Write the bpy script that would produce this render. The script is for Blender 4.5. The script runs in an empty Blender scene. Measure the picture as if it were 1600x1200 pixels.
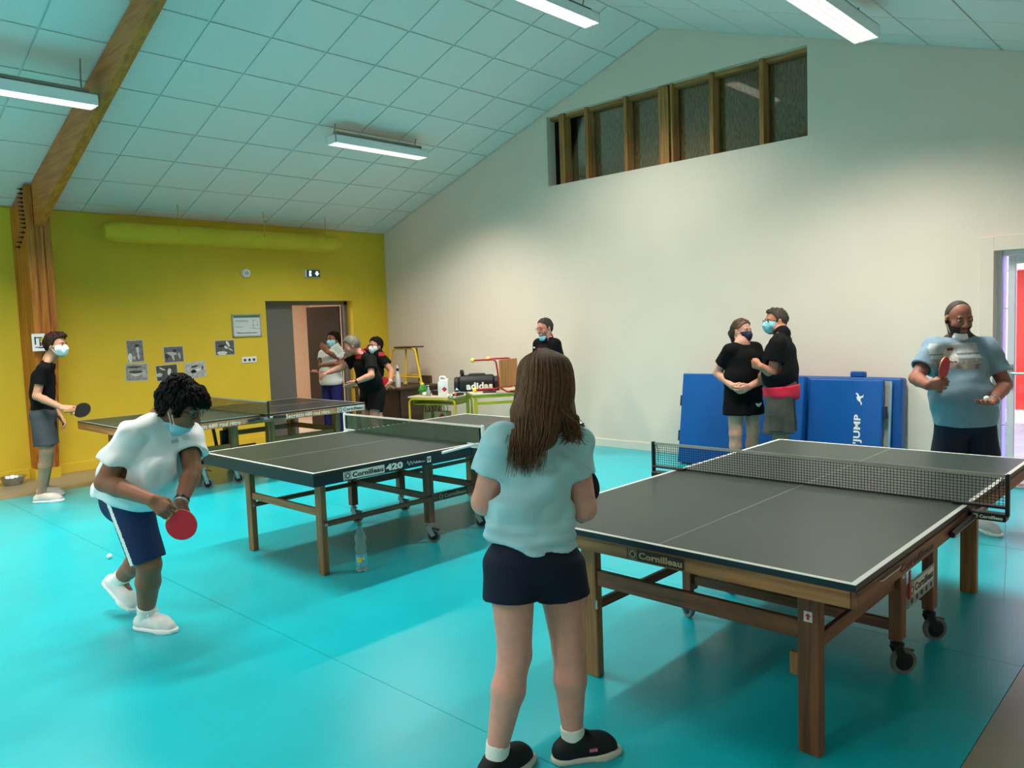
import bpy, bmesh, math, random
import numpy as np
from mathutils import Vector, Matrix

random.seed(7)
SC = bpy.context.scene
COL = SC.collection

# ------------------------------------------------------------------ camera
CR = np.array([0.688, -0.724, -0.036]); CF = np.array([0.7210, 0.6886, -0.0769])
CF = CF / np.linalg.norm(CF); CR = CR - CF * (CR @ CF); CR = CR / np.linalg.norm(CR)
CU = np.cross(CR, CF); CO = np.array([0.0, 0.0, 1.647]); FPX = 1208.8
cam_data = bpy.data.cameras.new('camera'); cam_data.sensor_width = 36.0
cam_data.lens = 36.0 * FPX / 1600.0; cam_data.clip_start = 0.05
cam = bpy.data.objects.new('camera', cam_data); COL.objects.link(cam)
cam.matrix_world = Matrix(((CR[0], CU[0], -CF[0], CO[0]), (CR[1], CU[1], -CF[1], CO[1]),
                           (CR[2], CU[2], -CF[2], CO[2]), (0, 0, 0, 1)))
SC.camera = cam

# ------------------------------------------------------------------ world, exposure
world = bpy.data.worlds.new('World'); SC.world = world; world.use_nodes = True
wb = world.node_tree.nodes['Background']
wb.inputs[0].default_value = (0.84, 0.80, 1.0, 1); wb.inputs[1].default_value = 5.0
SC.view_settings.view_transform = 'Standard'; SC.view_settings.look = 'None'
SC.view_settings.exposure = 0.0; SC.view_settings.gamma = 1.0
SC.view_settings.use_curve_mapping = False
LAMP_W = 88.0            # watts of one ceiling fitting
LAMP_COL = (1.0, 0.93, 0.84)
LAMP_SPREAD = math.radians(132)

# ------------------------------------------------------------------ helpers
def pt(px, py, d):
    """world point seen at (px,py) of the 1600x1200 frame at depth d"""
    return CO + d * (CF + (px - 800) / FPX * CR - (py - 600) / FPX * CU)

def lin(c):
    return tuple(((v / 255.0) / 12.92 if v / 255.0 <= 0.04045 else (((v / 255.0) + 0.055) / 1.055) ** 2.4) for v in c)

MATS = {}
def mat(name, rgb, rough=0.55, metal=0.0, var=0.08, vs=6.0, bump=0.0, bs=120.0, spec=0.5, trans=0.0,
        alpha=1.0, emit=0.0, ecol=None, stretch=None, ior=1.45, coat=0.0, sheen=0.0, detail=3.0, rvar=0.0, sss=0.0):
    """procedural principled material; rgb are sRGB 0-255"""
    if name in MATS: return MATS[name]
    m = bpy.data.materials.new(name); m.use_nodes = True
    nt = m.node_tree; N = nt.nodes; L = nt.links
    b = N['Principled BSDF']
    c = lin(rgb)
    tc = N.new('ShaderNodeTexCoord'); mp = N.new('ShaderNodeMapping')
    L.new(tc.outputs['Object'], mp.inputs[0])
    if stretch: mp.inputs['Scale'].default_value = stretch
    nz = N.new('ShaderNodeTexNoise'); nz.inputs['Scale'].default_value = vs; nz.inputs['Detail'].default_value = detail
    L.new(mp.outputs[0], nz.inputs['Vector'])
    mx = N.new('ShaderNodeMix'); mx.data_type = 'RGBA'
    rp = N.new('ShaderNodeMapRange'); rp.inputs[1].default_value = 0.3; rp.inputs[2].default_value = 0.7
    L.new(nz.outputs[0], rp.inputs[0]); L.new(rp.outputs[0], mx.inputs[0])
    mx.inputs[6].default_value = tuple(max(0, v * (1 - var)) for v in c) + (1,)
    mx.inputs[7].default_value = tuple(min(1, v * (1 + var)) for v in c) + (1,)
    L.new(mx.outputs[2], b.inputs['Base Color'])
    b.inputs['Roughness'].default_value = rough
    if rvar:
        r2 = N.new('ShaderNodeMapRange'); r2.inputs[3].default_value = rough - rvar; r2.inputs[4].default_value = rough + rvar
        L.new(nz.outputs[0], r2.inputs[0]); L.new(r2.outputs[0], b.inputs['Roughness'])
    b.inputs['Metallic'].default_value = metal
    b.inputs['Specular IOR Level'].default_value = spec; b.inputs['IOR'].default_value = ior
    b.inputs['Transmission Weight'].default_value = trans; b.inputs['Alpha'].default_value = alpha
    b.inputs['Coat Weight'].default_value = coat
    if sheen: b.inputs['Sheen Weight'].default_value = sheen
    if sss:
        b.inputs['Subsurface Weight'].default_value = sss
        b.inputs['Subsurface Radius'].default_value = (0.012, 0.005, 0.003); b.inputs['Subsurface Scale'].default_value = 1.0
    if bump:
        n2 = N.new('ShaderNodeTexNoise'); n2.inputs['Scale'].default_value = bs; n2.inputs['Detail'].default_value = 4
        L.new(mp.outputs[0], n2.inputs['Vector'])
        bp = N.new('ShaderNodeBump'); bp.inputs['Strength'].default_value = bump; bp.inputs['Distance'].default_value = 0.01
        L.new(n2.outputs[0], bp.inputs['Height']); L.new(bp.outputs[0], b.inputs['Normal'])
    if emit:
        b.inputs['Emission Color'].default_value = tuple(lin(ecol or rgb)) + (1,)
        b.inputs['Emission Strength'].default_value = emit
    MATS[name] = m
    return m

def thin_glass(name, tint=(245, 250, 250), ior=1.5):
    if name in MATS: return MATS[name]
    m = bpy.data.materials.new(name); m.use_nodes = True; nt = m.node_tree; N = nt.nodes; L = nt.links
    N.remove(N['Principled BSDF']); out = N['Material Output']
    t = N.new('ShaderNodeBsdfTransparent'); t.inputs[0].default_value = lin(tint) + (1,)
    g = N.new('ShaderNodeBsdfGlossy'); g.inputs['Roughness'].default_value = 0.02
    nz = N.new('ShaderNodeTexNoise'); nz.inputs['Scale'].default_value = 2.0
    bp = N.new('ShaderNodeBump'); bp.inputs['Strength'].default_value = 0.001; L.new(nz.outputs[0], bp.inputs['Height']); L.new(bp.outputs[0], g.inputs['Normal'])
    f = N.new('ShaderNodeFresnel'); f.inputs[0].default_value = ior; mx = N.new('ShaderNodeMixShader')
    L.new(f.outputs[0], mx.inputs[0]); L.new(t.outputs[0], mx.inputs[1]); L.new(g.outputs[0], mx.inputs[2]); L.new(mx.outputs[0], out.inputs[0])
    MATS[name] = m; return m

def wood(name, rgb, dark, axis='x', scale=1.0, rough=0.5, bump=0.08):
    """grain runs along the given object axis"""
    key = name + '_' + axis
    if key in MATS: return MATS[key]
    m = bpy.data.materials.new(key); m.use_nodes = True
    nt = m.node_tree; N = nt.nodes; L = nt.links; b = N['Principled BSDF']
    tc = N.new('ShaderNodeTexCoord'); mp = N.new('ShaderNodeMapping'); L.new(tc.outputs['Object'], mp.inputs[0])
    s = {'x': (1.2, 22, 22), 'y': (22, 1.2, 22), 'z': (22, 22, 1.2)}[axis]
    mp.inputs['Scale'].default_value = tuple(v * scale for v in s)
    n1 = N.new('ShaderNodeTexNoise'); n1.inputs['Scale'].default_value = 1.6; n1.inputs['Detail'].default_value = 6
    n1.inputs['Distortion'].default_value = 0.6
    L.new(mp.outputs[0], n1.inputs['Vector'])
    n2 = N.new('ShaderNodeTexNoise'); n2.inputs['Scale'].default_value = 2.2; L.new(tc.outputs['Object'], n2.inputs['Vector'])
    cr = N.new('ShaderNodeValToRGB')
    cr.color_ramp.elements[0].position = 0.33; cr.color_ramp.elements[0].color = lin(dark) + (1,)
    cr.color_ramp.elements[1].position = 0.62; cr.color_ramp.elements[1].color = lin(rgb) + (1,)
    L.new(n1.outputs[0], cr.inputs[0])
    mx = N.new('ShaderNodeMix'); mx.data_type = 'RGBA'; mx.blend_type = 'MULTIPLY'; mx.inputs[0].default_value = 0.5
    r2 = N.new('ShaderNodeMapRange'); r2.inputs[1].default_value = 0.3; r2.inputs[2].default_value = 0.7
    r2.inputs[3].default_value = 0.75; r2.inputs[4].default_value = 1.15
    L.new(n2.outputs[0], r2.inputs[0]); L.new(cr.outputs[0], mx.inputs[6]); L.new(r2.outputs[0], mx.inputs[7])
    L.new(mx.outputs[2], b.inputs['Base Color'])
    b.inputs['Roughness'].default_value = rough
    bp = N.new('ShaderNodeBump'); bp.inputs['Strength'].default_value = bump; bp.inputs['Distance'].default_value = 0.004
    L.new(n1.outputs[0], bp.inputs['Height']); L.new(bp.outputs[0], b.inputs['Normal'])
    MATS[key] = m
    return m

def prop(o, label=None, cat=None, group=None, kind=None):
    if label: o['label'] = label
    if cat: o['category'] = cat
    if group: o['group'] = group
    if kind: o['kind'] = kind
    return o

def thing(name, label, cat, loc=(0, 0, 0), rz=0.0, group=None):
    o = bpy.data.objects.new(name, None); COL.objects.link(o); o.empty_display_size = 0.1
    o.location = loc; o.rotation_euler = (0, 0, rz)
    return prop(o, label, cat, group)

def link(name, me, m=None, parent=None):
    o = bpy.data.objects.new(name, me); COL.objects.link(o)
    if m is not None and len(me.materials) == 0: me.materials.append(m)
    if parent: o.parent = parent
    return o

def frame(d, hint=(0, 0, 1)):
    d = np.asarray(d, float); d = d / np.linalg.norm(d); h = np.asarray(hint, float)
    if abs(d @ h / np.linalg.norm(h)) > 0.98: h = np.array([1.0, 0, 0]) if abs(d[0]) < 0.9 else np.array([0, 1.0, 0])
    a = np.cross(h, d); a /= np.linalg.norm(a); b = np.cross(d, a)
    return a, b, d

class MB:
    def __init__(s): s.v = []; s.f = []
    def add(s, v, f):
        n = len(s.v); s.v += [tuple(map(float, p)) for p in v]; s.f += [tuple(i + n for i in q) for q in f]; return s
    def box(s, x0, x1, y0, y1, z0, z1):
        return s.add([(x0, y0, z0), (x1, y0, z0), (x1, y1, z0), (x0, y1, z0), (x0, y0, z1), (x1, y0, z1), (x1, y1, z1), (x0, y1, z1)],
                     [(0, 3, 2, 1), (4, 5, 6, 7), (0, 1, 5, 4), (1, 2, 6, 5), (2, 3, 7, 6), (3, 0, 4, 7)])
    def cbox(s, c, sx, sy, sz): return s.box(c[0] - sx / 2, c[0] + sx / 2, c[1] - sy / 2, c[1] + sy / 2, c[2] - sz / 2, c[2] + sz / 2)
    def bar(s, p, q, w, h, up=(0, 0, 1)):
        """square bar from p to q, w across, h along up"""
        p = np.asarray(p, float); q = np.asarray(q, float); a, b, d = frame(q - p, up); a = a * w / 2; b = b * h / 2
        V = [p - a - b, p + a - b, p + a + b, p - a + b, q - a - b, q + a - b, q + a + b, q - a + b]
        return s.add(V, [(0, 3, 2, 1), (4, 5, 6, 7), (0, 1, 5, 4), (1, 2, 6, 5), (2, 3, 7, 6), (3, 0, 4, 7)])
    def tube(s, P, r, n=8, cap=True):
        P = [np.asarray(p, float) for p in P]; rs = r if hasattr(r, '__len__') else [r] * len(P)
        V = []; F = []; pa = None
        for i, p in enumerate(P):
            d = P[min(i + 1, len(P) - 1)] - P[max(i - 1, 0)]
            d = d / (np.linalg.norm(d) + 1e-9)
            if pa is None: a, b, _ = frame(d)
            else:
                a = pa - d * (pa @ d); a /= (np.linalg.norm(a) + 1e-9); b = np.cross(d, a)
            pa = a
            for k in range(n):
                t = 2 * math.pi * k / n; V.append(p + rs[i] * (math.cos(t) * a + math.sin(t) * b))
        for i in range(len(P) - 1):
            for k in range(n):
                k2 = (k + 1) % n; F.append((i * n + k, i * n + k2, (i + 1) * n + k2, (i + 1) * n + k))
        if cap: F.append(tuple(range(n))[::-1]); F.append(tuple(range((len(P) - 1) * n, len(P) * n)))
        return s.add(V, F)
    def lathe(s, prof, c=(0, 0, 0), axis=(0, 0, 1), n=20, sx=1.0, sy=1.0):
        """prof: list of (radius, height)"""
        a, b, d = frame(axis, (0, 1, 0)); c = np.asarray(c, float); V = []; F = []
        for r, z in prof:
            for k in range(n):
                t = 2 * math.pi * k / n; V.append(c + d * z + r * (math.cos(t) * a * sx + math.sin(t) * b * sy))
        for i in range(len(prof) - 1):
            for k in range(n):
                k2 = (k + 1) % n; F.append((i * n + k, i * n + k2, (i + 1) * n + k2, (i + 1) * n + k))
        F.append(tuple(range(n))[::-1]); F.append(tuple(range((len(prof) - 1) * n, len(prof) * n)))
        return s.add(V, F)
    def ball(s, c, r, n=12, sx=1, sy=1, sz=1):
        prof = []; V = []; F = []
        m = n // 2 + 1
        for i in range(m + 1):
            t = math.pi * i / m
            rr = max(math.sin(t), 1e-3)
            for k in range(n):
                p = 2 * math.pi * k / n
                V.append((c[0] + r * sx * rr * math.cos(p), c[1] + r * sy * rr * math.sin(p), c[2] - r * sz * math.cos(t)))
        for i in range(m):
            for k in range(n):
                k2 = (k + 1) % n; F.append((i * n + k, i * n + k2, (i + 1) * n + k2, (i + 1) * n + k))
        return s.add(V, F)
    def prism(s, poly, axis, t0, t1):
        """poly in the plane perpendicular to axis ('x': (y,z), 'y': (x,z), 'z': (x,y)), extruded t0..t1"""
        def P(q, t):
            return {'x': (t, q[0], q[1]), 'y': (q[0], t, q[1]), 'z': (q[0], q[1], t)}[axis]
        n = len(poly); V = [P(q, t0) for q in poly] + [P(q, t1) for q in poly]
        F = [tuple(range(n))[::-1], tuple(range(n, 2 * n))] + [(i, (i + 1) % n, n + (i + 1) % n, n + i) for i in range(n)]
        return s.add(V, F)
    def mesh(s, name='mesh', bevel=0.0, seg=1, smooth=False, tri=False):
        me = bpy.data.meshes.new(name); me.from_pydata(s.v, [], s.f)
        bm = bmesh.new(); bm.from_mesh(me)
        bmesh.ops.recalc_face_normals(bm, faces=bm.faces)
        if bevel:
            es = [e for e in bm.edges if len(e.link_faces) == 2 and e.calc_face_angle(0) > 0.5]
            bmesh.ops.bevel(bm, geom=es, offset=bevel, offset_type='OFFSET', segments=seg, profile=0.6, affect='EDGES', clamp_overlap=True)
        if smooth:
            for f in bm.faces: f.smooth = True
            for e in bm.edges:
                if len(e.link_faces) == 2 and e.calc_face_angle(0) > 0.7: e.smooth = False
        bm.to_mesh(me); bm.free()
        return me
    def build(s, name, m, parent=None, bevel=0.0, seg=1, smooth=False):
        return link(name, s.mesh(name, bevel, seg, smooth), m, parent)

TEXTC = {}
def text_me(s, size=1.0, depth=0.001, bold=0.0, spacing=1.0, shear=0.0):
    key = (s, size, depth, bold, spacing, shear)
    if key in TEXTC: return TEXTC[key]
    cu = bpy.data.curves.new('lettering', 'FONT'); cu.body = s; cu.size = size; cu.extrude = depth; cu.offset = bold
    cu.space_character = spacing; cu.shear = shear; cu.align_x = 'CENTER'; cu.align_y = 'CENTER'; cu.resolution_u = 3
    o = bpy.data.objects.new('lettering', cu); COL.objects.link(o)
    dg = bpy.context.evaluated_depsgraph_get(); dg.update()
    me = bpy.data.meshes.new_from_object(o.evaluated_get(dg))
    bpy.data.objects.remove(o); TEXTC[key] = me
    return me

def text(s, c, right, up, width, m, parent=None, name='lettering', height=None, bold=0.03, depth=0.0006, spacing=1.05, shear=0.0):
    """lettering centred at c (parent space), reading along right, scaled to the given width (and height)"""
    me = text_me(s, 1.0, 0.02, bold, spacing, shear).copy()
    co = np.empty(len(me.vertices) * 3); me.vertices.foreach_get('co', co); co = co.reshape(-1, 3)
    lo, hi = co.min(0), co.max(0); co -= (lo + hi) / 2
    sx = width / (hi[0] - lo[0]); sy = sx if height is None else height / (hi[1] - lo[1])
    R = np.asarray(right, float); R = R / np.linalg.norm(R); U = np.asarray(up, float); U = U - R * (U @ R); U = U / np.linalg.norm(U)
    Z = np.cross(R, U)
    w = np.asarray(c, float) + np.outer(co[:, 0] * sx, R) + np.outer(co[:, 1] * sy, U) + np.outer(co[:, 2] / 0.02 * depth, Z)
    me.vertices.foreach_set('co', w.ravel()); me.update()
    me.materials.clear()
    return link(name, me, m, parent)

def plate(c, right, up, w, h, t, m, parent, name='plate', bevel=0.0):
    R = np.asarray(right, float); R = R / np.linalg.norm(R); U = np.asarray(up, float); U = U - R * (U @ R); U = U / np.linalg.norm(U); Z = np.cross(R, U)
    c = np.asarray(c, float); V = []
    for z in (0, t):
        for sx, sy in ((-1, -1), (1, -1), (1, 1), (-1, 1)): V.append(c + R * sx * w / 2 + U * sy * h / 2 + Z * z)
    b = MB(); b.add(V, [(0, 3, 2, 1), (4, 5, 6, 7), (0, 1, 5, 4), (1, 2, 6, 5), (2, 3, 7, 6), (3, 0, 4, 7)])
    return b.build(name, m, parent, bevel)

def poly_plate(pts, c, right, up, t, m, parent, name='mark', s=1.0):
    """flat cut-out shape; pts are 2-D in the (right, up) plane"""
    R = np.asarray(right, float); R = R / np.linalg.norm(R); U = np.asarray(up, float); U = U - R * (U @ R); U = U / np.linalg.norm(U); Z = np.cross(R, U)
    c = np.asarray(c, float); n = len(pts)
    V = [c + R * p[0] * s + U * p[1] * s for p in pts] + [c + R * p[0] * s + U * p[1] * s + Z * t for p in pts]
    F = [tuple(range(n))[::-1], tuple(range(n, 2 * n))] + [(i, (i + 1) % n, n + (i + 1) % n, n + i) for i in range(n)]
    b = MB(); b.add(V, F); return b.build(name, m, parent)
# ------------------------------------------------------------------ the room
XW, YW, YN, XB = 8.12, 10.62, -0.47, -4.2          # right (cream) wall, yellow wall, near wall, rear wall
RY, RZ, SL = 5.15, 5.07, 0.3345                     # ridge and roof slope
def roofz(y): return RZ - SL * abs(y - RY)

m_floor = mat('teal vinyl', (8, 176, 190), rough=0.3, var=0.05, vs=2.5, spec=0.5, rvar=0.05, bump=0.02, bs=300)
m_floor2 = mat('grey beige vinyl', (150, 138, 118), rough=0.34, var=0.07, vs=3, spec=0.5, rvar=0.05)
m_seam = mat('weld seam', (20, 120, 132), rough=0.5, var=0.05)
m_yellow = mat('yellow wall paint', (226, 192, 50), rough=0.7, var=0.03, vs=3, bump=0.05, bs=260)
m_cream = mat('cream wall paint', (230, 215, 200), rough=0.75, var=0.02, vs=2, bump=0.04, bs=260)
m_tile = mat('ceiling tile', (228, 229, 226), rough=0.85, var=0.03, vs=60, bump=0.12, bs=420)
m_grid = mat('ceiling grid bar', (220, 222, 220), rough=0.6, var=0.03)
m_white = mat('white gloss paint', (238, 238, 236), rough=0.35, var=0.02)
m_timb = wood('glulam timber', (196, 118, 40), (150, 78, 20), 'z', 0.8, 0.45)
m_timby = wood('glulam timber', (196, 124, 50), (166, 94, 34), 'y', 0.8, 0.45)
m_gdoor = mat('grey door lacquer', (112, 108, 102), rough=0.45, var=0.03)
m_ddoor = mat('dark door lacquer', (66, 58, 52), rough=0.45, var=0.05)
m_steel = mat('brushed steel', (190, 190, 190), rough=0.3, metal=1.0, var=0.1, vs=30)
m_black = mat('black plastic', (18, 18, 20), rough=0.45, var=0.1)

def wall(name, m, mb): return prop(mb.build(name, m), kind='structure')

# floor: teal sheets welded edge to edge, grey-beige border strips along both long walls
fb = prop(MB().box(XB, XW + 0.3, YN, YW + 0.3, -0.12, -0.006).build('floor', m_seam), kind='structure')
xs = [XB, -3.9, -1.9, 0.09, 2.08, 4.06, 6.06, XW]
for a, b in zip(xs[:-1], xs[1:]):
    MB().box(a + 0.0015, b - 0.0015, 0.712, 9.438, -0.006, 0.0).build('vinyl_sheet', m_floor, fb)
    MB().box(a + 0.0015, b - 0.0015, 9.441, YW, -0.006, 0.0).build('border_sheet', m_floor2, fb)
    MB().box(a + 0.0015, b - 0.0015, YN, 0.709, -0.006, 0.0).build('border_sheet', m_floor2, fb)

# yellow wall with the door opening X 5.87..7.42, Z 0..2.125
DX0, DX1, DZ = 5.87, 7.42, 2.125
w = MB()
w.box(XB, DX0, YW, YW + 0.28, 0, 3.6); w.box(DX1, XW + 0.3, YW, YW + 0.28, 0, 3.6); w.box(DX0, DX1, YW, YW + 0.28, DZ, 3.6)
wall('wall_left', m_yellow, w)
# cream gable wall with the high glazed recess and the exit door
RX = 0.16; RY0, RY1, RZ0, RZ1 = 3.38, 6.94, 3.49, 4.41
EY0, EY1, EZ = 0.62, 1.69, 2.16
w = MB()
w.prism([(YN, 0), (EY0, 0), (EY0, roofz(EY0)), (YN, roofz(YN))], 'x', XW, XW + 0.3)
w.prism([(EY0, EZ), (EY1, EZ), (EY1, roofz(EY1)), (EY0, roofz(EY0))], 'x', XW, XW + 0.3)
w.prism([(EY1, 0), (RY0, 0), (RY0, roofz(RY0)), (EY1, roofz(EY1))], 'x', XW, XW + 0.3)
w.prism([(RY0, 0), (RY1, 0), (RY1, RZ0), (RY0, RZ0)], 'x', XW, XW + 0.3)
w.prism([(RY0, RZ1), (RY1, RZ1), (RY1, roofz(RY1)), (RY, RZ), (RY0, roofz(RY0))], 'x', XW, XW + 0.3)
w.prism([(RY1, 0), (YW, 0), (YW, roofz(YW)), (RY1, roofz(RY1))], 'x', XW, XW + 0.3)
wall('wall_right', m_cream, w)
wall('wall_near', m_cream, MB().box(XB - 0.2, XW + 0.3, YN - 0.2, YN, 0, 3.6))
w = MB()
w.prism([(YN, 0), (5.4, 0), (5.4, roofz(5.4)), (RY, RZ), (YN, roofz(YN))], 'x', XB - 0.2, XB)
w.prism([(8.6, 0), (YW, 0), (YW, roofz(YW)), (8.6, roofz(8.6))], 'x', XB - 0.2, XB)
w.prism([(5.4, 0), (8.6, 0), (8.6, 1.0), (5.4, 1.0)], 'x', XB - 0.2, XB)
w.prism([(5.4, 2.45), (8.6, 2.45), (8.6, roofz(8.6)), (5.4, roofz(5.4))], 'x', XB - 0.2, XB)
wall('wall_rear', m_cream, w)

# ceiling: two pitched slopes with lay-in tiles (0.617 m grid)
cb = MB()
for y0, y1 in ((RY, YW + 0.28), (RY, YN - 0.2)):
    z0, z1 = RZ, RZ - SL * abs(y1 - RY)
    o = 0.012
    cb.prism([(y0, z0 + o), (y1, z1 + o), (y1, z1 + o + 0.1), (y0, z0 + o + 0.1)], 'x', XB - 0.2, XW + 0.3)
ceil = prop(cb.build('ceiling', m_grid), kind='structure')
PITCH = 0.617; cosr = math.cos(math.atan(SL)); sinr = math.sin(math.atan(SL))
XG = [3.435 + 0.615 * k for k in range(-13, 8)]
rest = MB()
tile_cache = {}
def tile_mesh(dx, dl):
    key = (round(dx, 3), round(dl, 3))
    if key not in tile_cache:
        tile_cache[key] = MB().box(0, dx, 0, dl, -0.007, 0.004).mesh('ceiling_tile', 0.002)
    return tile_cache[key]
for side in (1, -1):
    Lmax = ((YW - RY) if side > 0 else (RY - YN)) / cosr
    k = 0
    while k * PITCH < Lmax - 0.02:
        l0 = k * PITCH; l1 = min(l0 + PITCH, Lmax)
        for j in range(-1, len(XG)):
            x0 = XB if j < 0 else XG[j]; x1 = XG[j + 1] if j + 1 < len(XG) else XW
            x0 = max(x0, XB); x1 = min(x1, XW)
            if x1 - x0 < 0.03: continue
            g = 0.009
            dx, dl = x1 - x0 - 2 * g, l1 - l0 - 2 * g
            if dx < 0.02 or dl < 0.02: continue
            yy = RY + side * (l0 + g) * cosr; zz = RZ - (l0 + g) * sinr
            seen = (side > 0 and x1 > 1.2 and l0 > 0.5) or (side > 0 and x0 > 3.0) or (side < 0 and x0 > 4.3)
            R = Matrix(((1, 0, 0), (0, side * cosr, sinr * side), (0, -sinr, cosr)))
            if side < 0: R = Matrix(((-1, 0, 0), (0, -cosr, -sinr), (0, -sinr, cosr)))
            org = Vector((x0 + g if side > 0 else x1 - g, yy, zz + 0.006))
            if seen:
                o = link('ceiling_tile', tile_mesh(dx, dl), m_tile, ceil)
                o.matrix_local = Matrix.Translation(org) @ R.to_4x4()
            else:
                V = [org + R @ Vector(p) for p in ((0, 0, -0.012), (dx, 0, -0.012), (dx, dl, -0.012), (0, dl, -0.012))]
                rest.add([tuple(v) for v in V], [(0, 1, 2, 3)])
        k += 1
ro = rest.build('ceiling_tile', m_tile, ceil); ro['kind'] = 'stuff'
for yy, s in ((YW, -1),):   # shadow trim along the eaves
    prop(MB().box(XB, XW, yy - 0.02, yy, roofz(yy) - 0.03, roofz(yy) - 0.012).build('trim_1', m_yellow), kind='structure')

# baseboards
m_base = mat('white baseboard', (226, 220, 208), rough=0.45, var=0.03)
prop(MB().box(XW - 0.014, XW, EY1 + 0.16, YW, 0.0, 0.105).build('baseboard_right', m_base, None, 0.003), kind='structure')
bl = MB()
bl.box(XB, 2.64, YW - 0.016, YW, 0, 0.12); bl.box(2.92, DX0, YW - 0.016, YW, 0, 0.12); bl.box(DX1, XW - 0.014, YW - 0.016, YW, 0, 0.12)
prop(bl.build('baseboard_left', m_yellow, None, 0.003), kind='structure')

# high recess: timber studs, coarse board behind, one glass pane in front
m_stud = wood('pine stud', (186, 132, 72), (140, 92, 44), 'z', 1.0, 0.6)
m_studh = wood('pine stud', (186, 132, 72), (140, 92, 44), 'y', 1.0, 0.6)
m_osb = mat('strand board', (150, 122, 80), rough=0.8, var=0.45, vs=22, bump=0.5, bs=40, stretch=(1, 2.4, 0.7), detail=6)
m_glass = thin_glass('window glass', (248, 250, 248), 1.55)
win = prop(MB().box(XW + 0.215, XW + 0.31, RY0 - 0.02, RY1 + 0.02, RZ0 - 0.02, RZ1 + 0.02).build('window_1', m_osb), kind='structure')
def stud_y(px, x):     # position along the wall of a stud edge read off the photograph
    d = CF + (px - 800) / FPX * CR - (150 - 600) / FPX * CU
    return d[1] / d[0] * x
SX0, SX1 = XW + 0.03, XW + 0.2
cuts = []
for a, b in ((871.6, 880), (912, 916.5), (973, 978), (1028, 1043.5), (1046.8, 1050), (1108, 1114), (1186, 1192.5)):
    y1, y0 = stud_y(a, SX0), stud_y(b, SX0); cuts.append((y0, y1))
    MB().box(SX0, SX1, y0, y1, RZ0, RZ1).build('stud', m_stud, win, 0.002)
MB().box(SX0 + 0.05, SX1, RY0, RY1, RZ1 - 0.045, RZ1).build('rail', m_studh, win, 0.002)
edges = sorted([RY0] + [v for c in cuts for v in c] + [RY1])
for y0, y1 in zip(edges[0::2], edges[1::2]):
    if y1 - y0 < 0.08: continue
    MB().box(XW + 0.205, XW + 0.214, y0, y1, RZ0, RZ1).build('strand_board', m_osb, win)
    MB().box(XW + 0.17, XW + 0.174, y0 + 0.001, y1 - 0.001, RZ0 + 0.002, RZ1 - 0.046).build('pane', m_glass, win)

# timber post and rafter
post = thing('timber_post', 'varnished laminated timber post standing against the yellow wall', 'post', (2.78, 10.3, 0))
def post_board(x0, x1, dy):
    return MB().prism([(10.61 - 10.3, 0), (10.44 + dy - 10.3, 0), (10.03 + dy - 10.3, 1.75), (10.0 + dy - 10.3, roofz(10.0) - 0.04), (10.61 - 10.3, roofz(10.61) - 0.04)], 'x', x0 - 2.78, x1 - 2.78)
for x0, x1, dy in ((2.66, 2.735, 0), (2.738, 2.832, 0.012), (2.835, 2.905, 0)):
    post_board(x0, x1, dy).build('board', m_timb, post, 0.003)
MB().prism([(10.615 - 10.3, 0), (10.415 - 10.3, 0), (10.395 - 10.3, 0.125), (10.615 - 10.3, 0.125)], 'x', 2.645 - 2.78, 2.92 - 2.78).build('plinth', m_yellow, post)
for k in range(14):                       # bolts set in an arc
    t = k / 13.0
    z = 3.36 - 0.62 * t; y = 10.05 + 0.02 * math.sin(t * 6) + (0.0 if t < .7 else 0.9 * (t - .7))
    MB().lathe([(0.013, 0), (0.013, 0.022), (0.006, 0.024), (0.006, 0.05)], (2.66 - 2.78, y - 10.3, z), (-1, 0, 0), 8).build('bolt', m_black, post)
raf = thing('timber_rafter', 'varnished timber rafter running up the ceiling from the wall post', 'beam', (2.785, RY, RZ - 0.3))
for s, yb in ((1, 10.0), (-1, 0.3)):
    d = lambda y: y - RY
    MB().prism([(0, -0.02 + 0.3 - 0.02), (d(yb), roofz(yb) - 0.012 - (RZ - 0.3)), (d(yb), roofz(yb) - 0.50 - (RZ - 0.3)), (0, 0.3 - 0.24)], 'x', -0.047, 0.047).build('rafter_half', m_timby, raf, 0.003)

# air duct under the eaves, painted like the wall
m_duct = mat('yellow fabric duct', (214, 186, 46), rough=0.75, var=0.05, vs=4, bump=0.15, bs=18)
du = thing('air_duct', 'long round air duct painted yellow hung under the ceiling edge', 'duct', (5.3, 10.33, 2.98))
MB().lathe([(0.02, -1.74), (0.09, -1.72), (0.125, -1.62), (0.13, -1.5), (0.13, 1.58), (0.12, 1.68), (0.09, 1.74), (0.02, 1.76)], (0, 0, 0), (1, 0, 0), 24).build('tube', m_duct, du, 0, 1, True)
for x in (-0.82, 0.4, 1.42):
    MB().tube([(x, -0.1, 0.42), (x, -0.12, 0.16), (x, -0.105, 0.06)], 0.006, 6).build('hanger', m_duct, du)
    MB().lathe([(0.02, 0), (0.02, 0.014), (0.008, 0.018)], (x, -0.117, 0.05), (0, -1, 0.3), 10).build('hanger_pad', m_duct, du)

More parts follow.
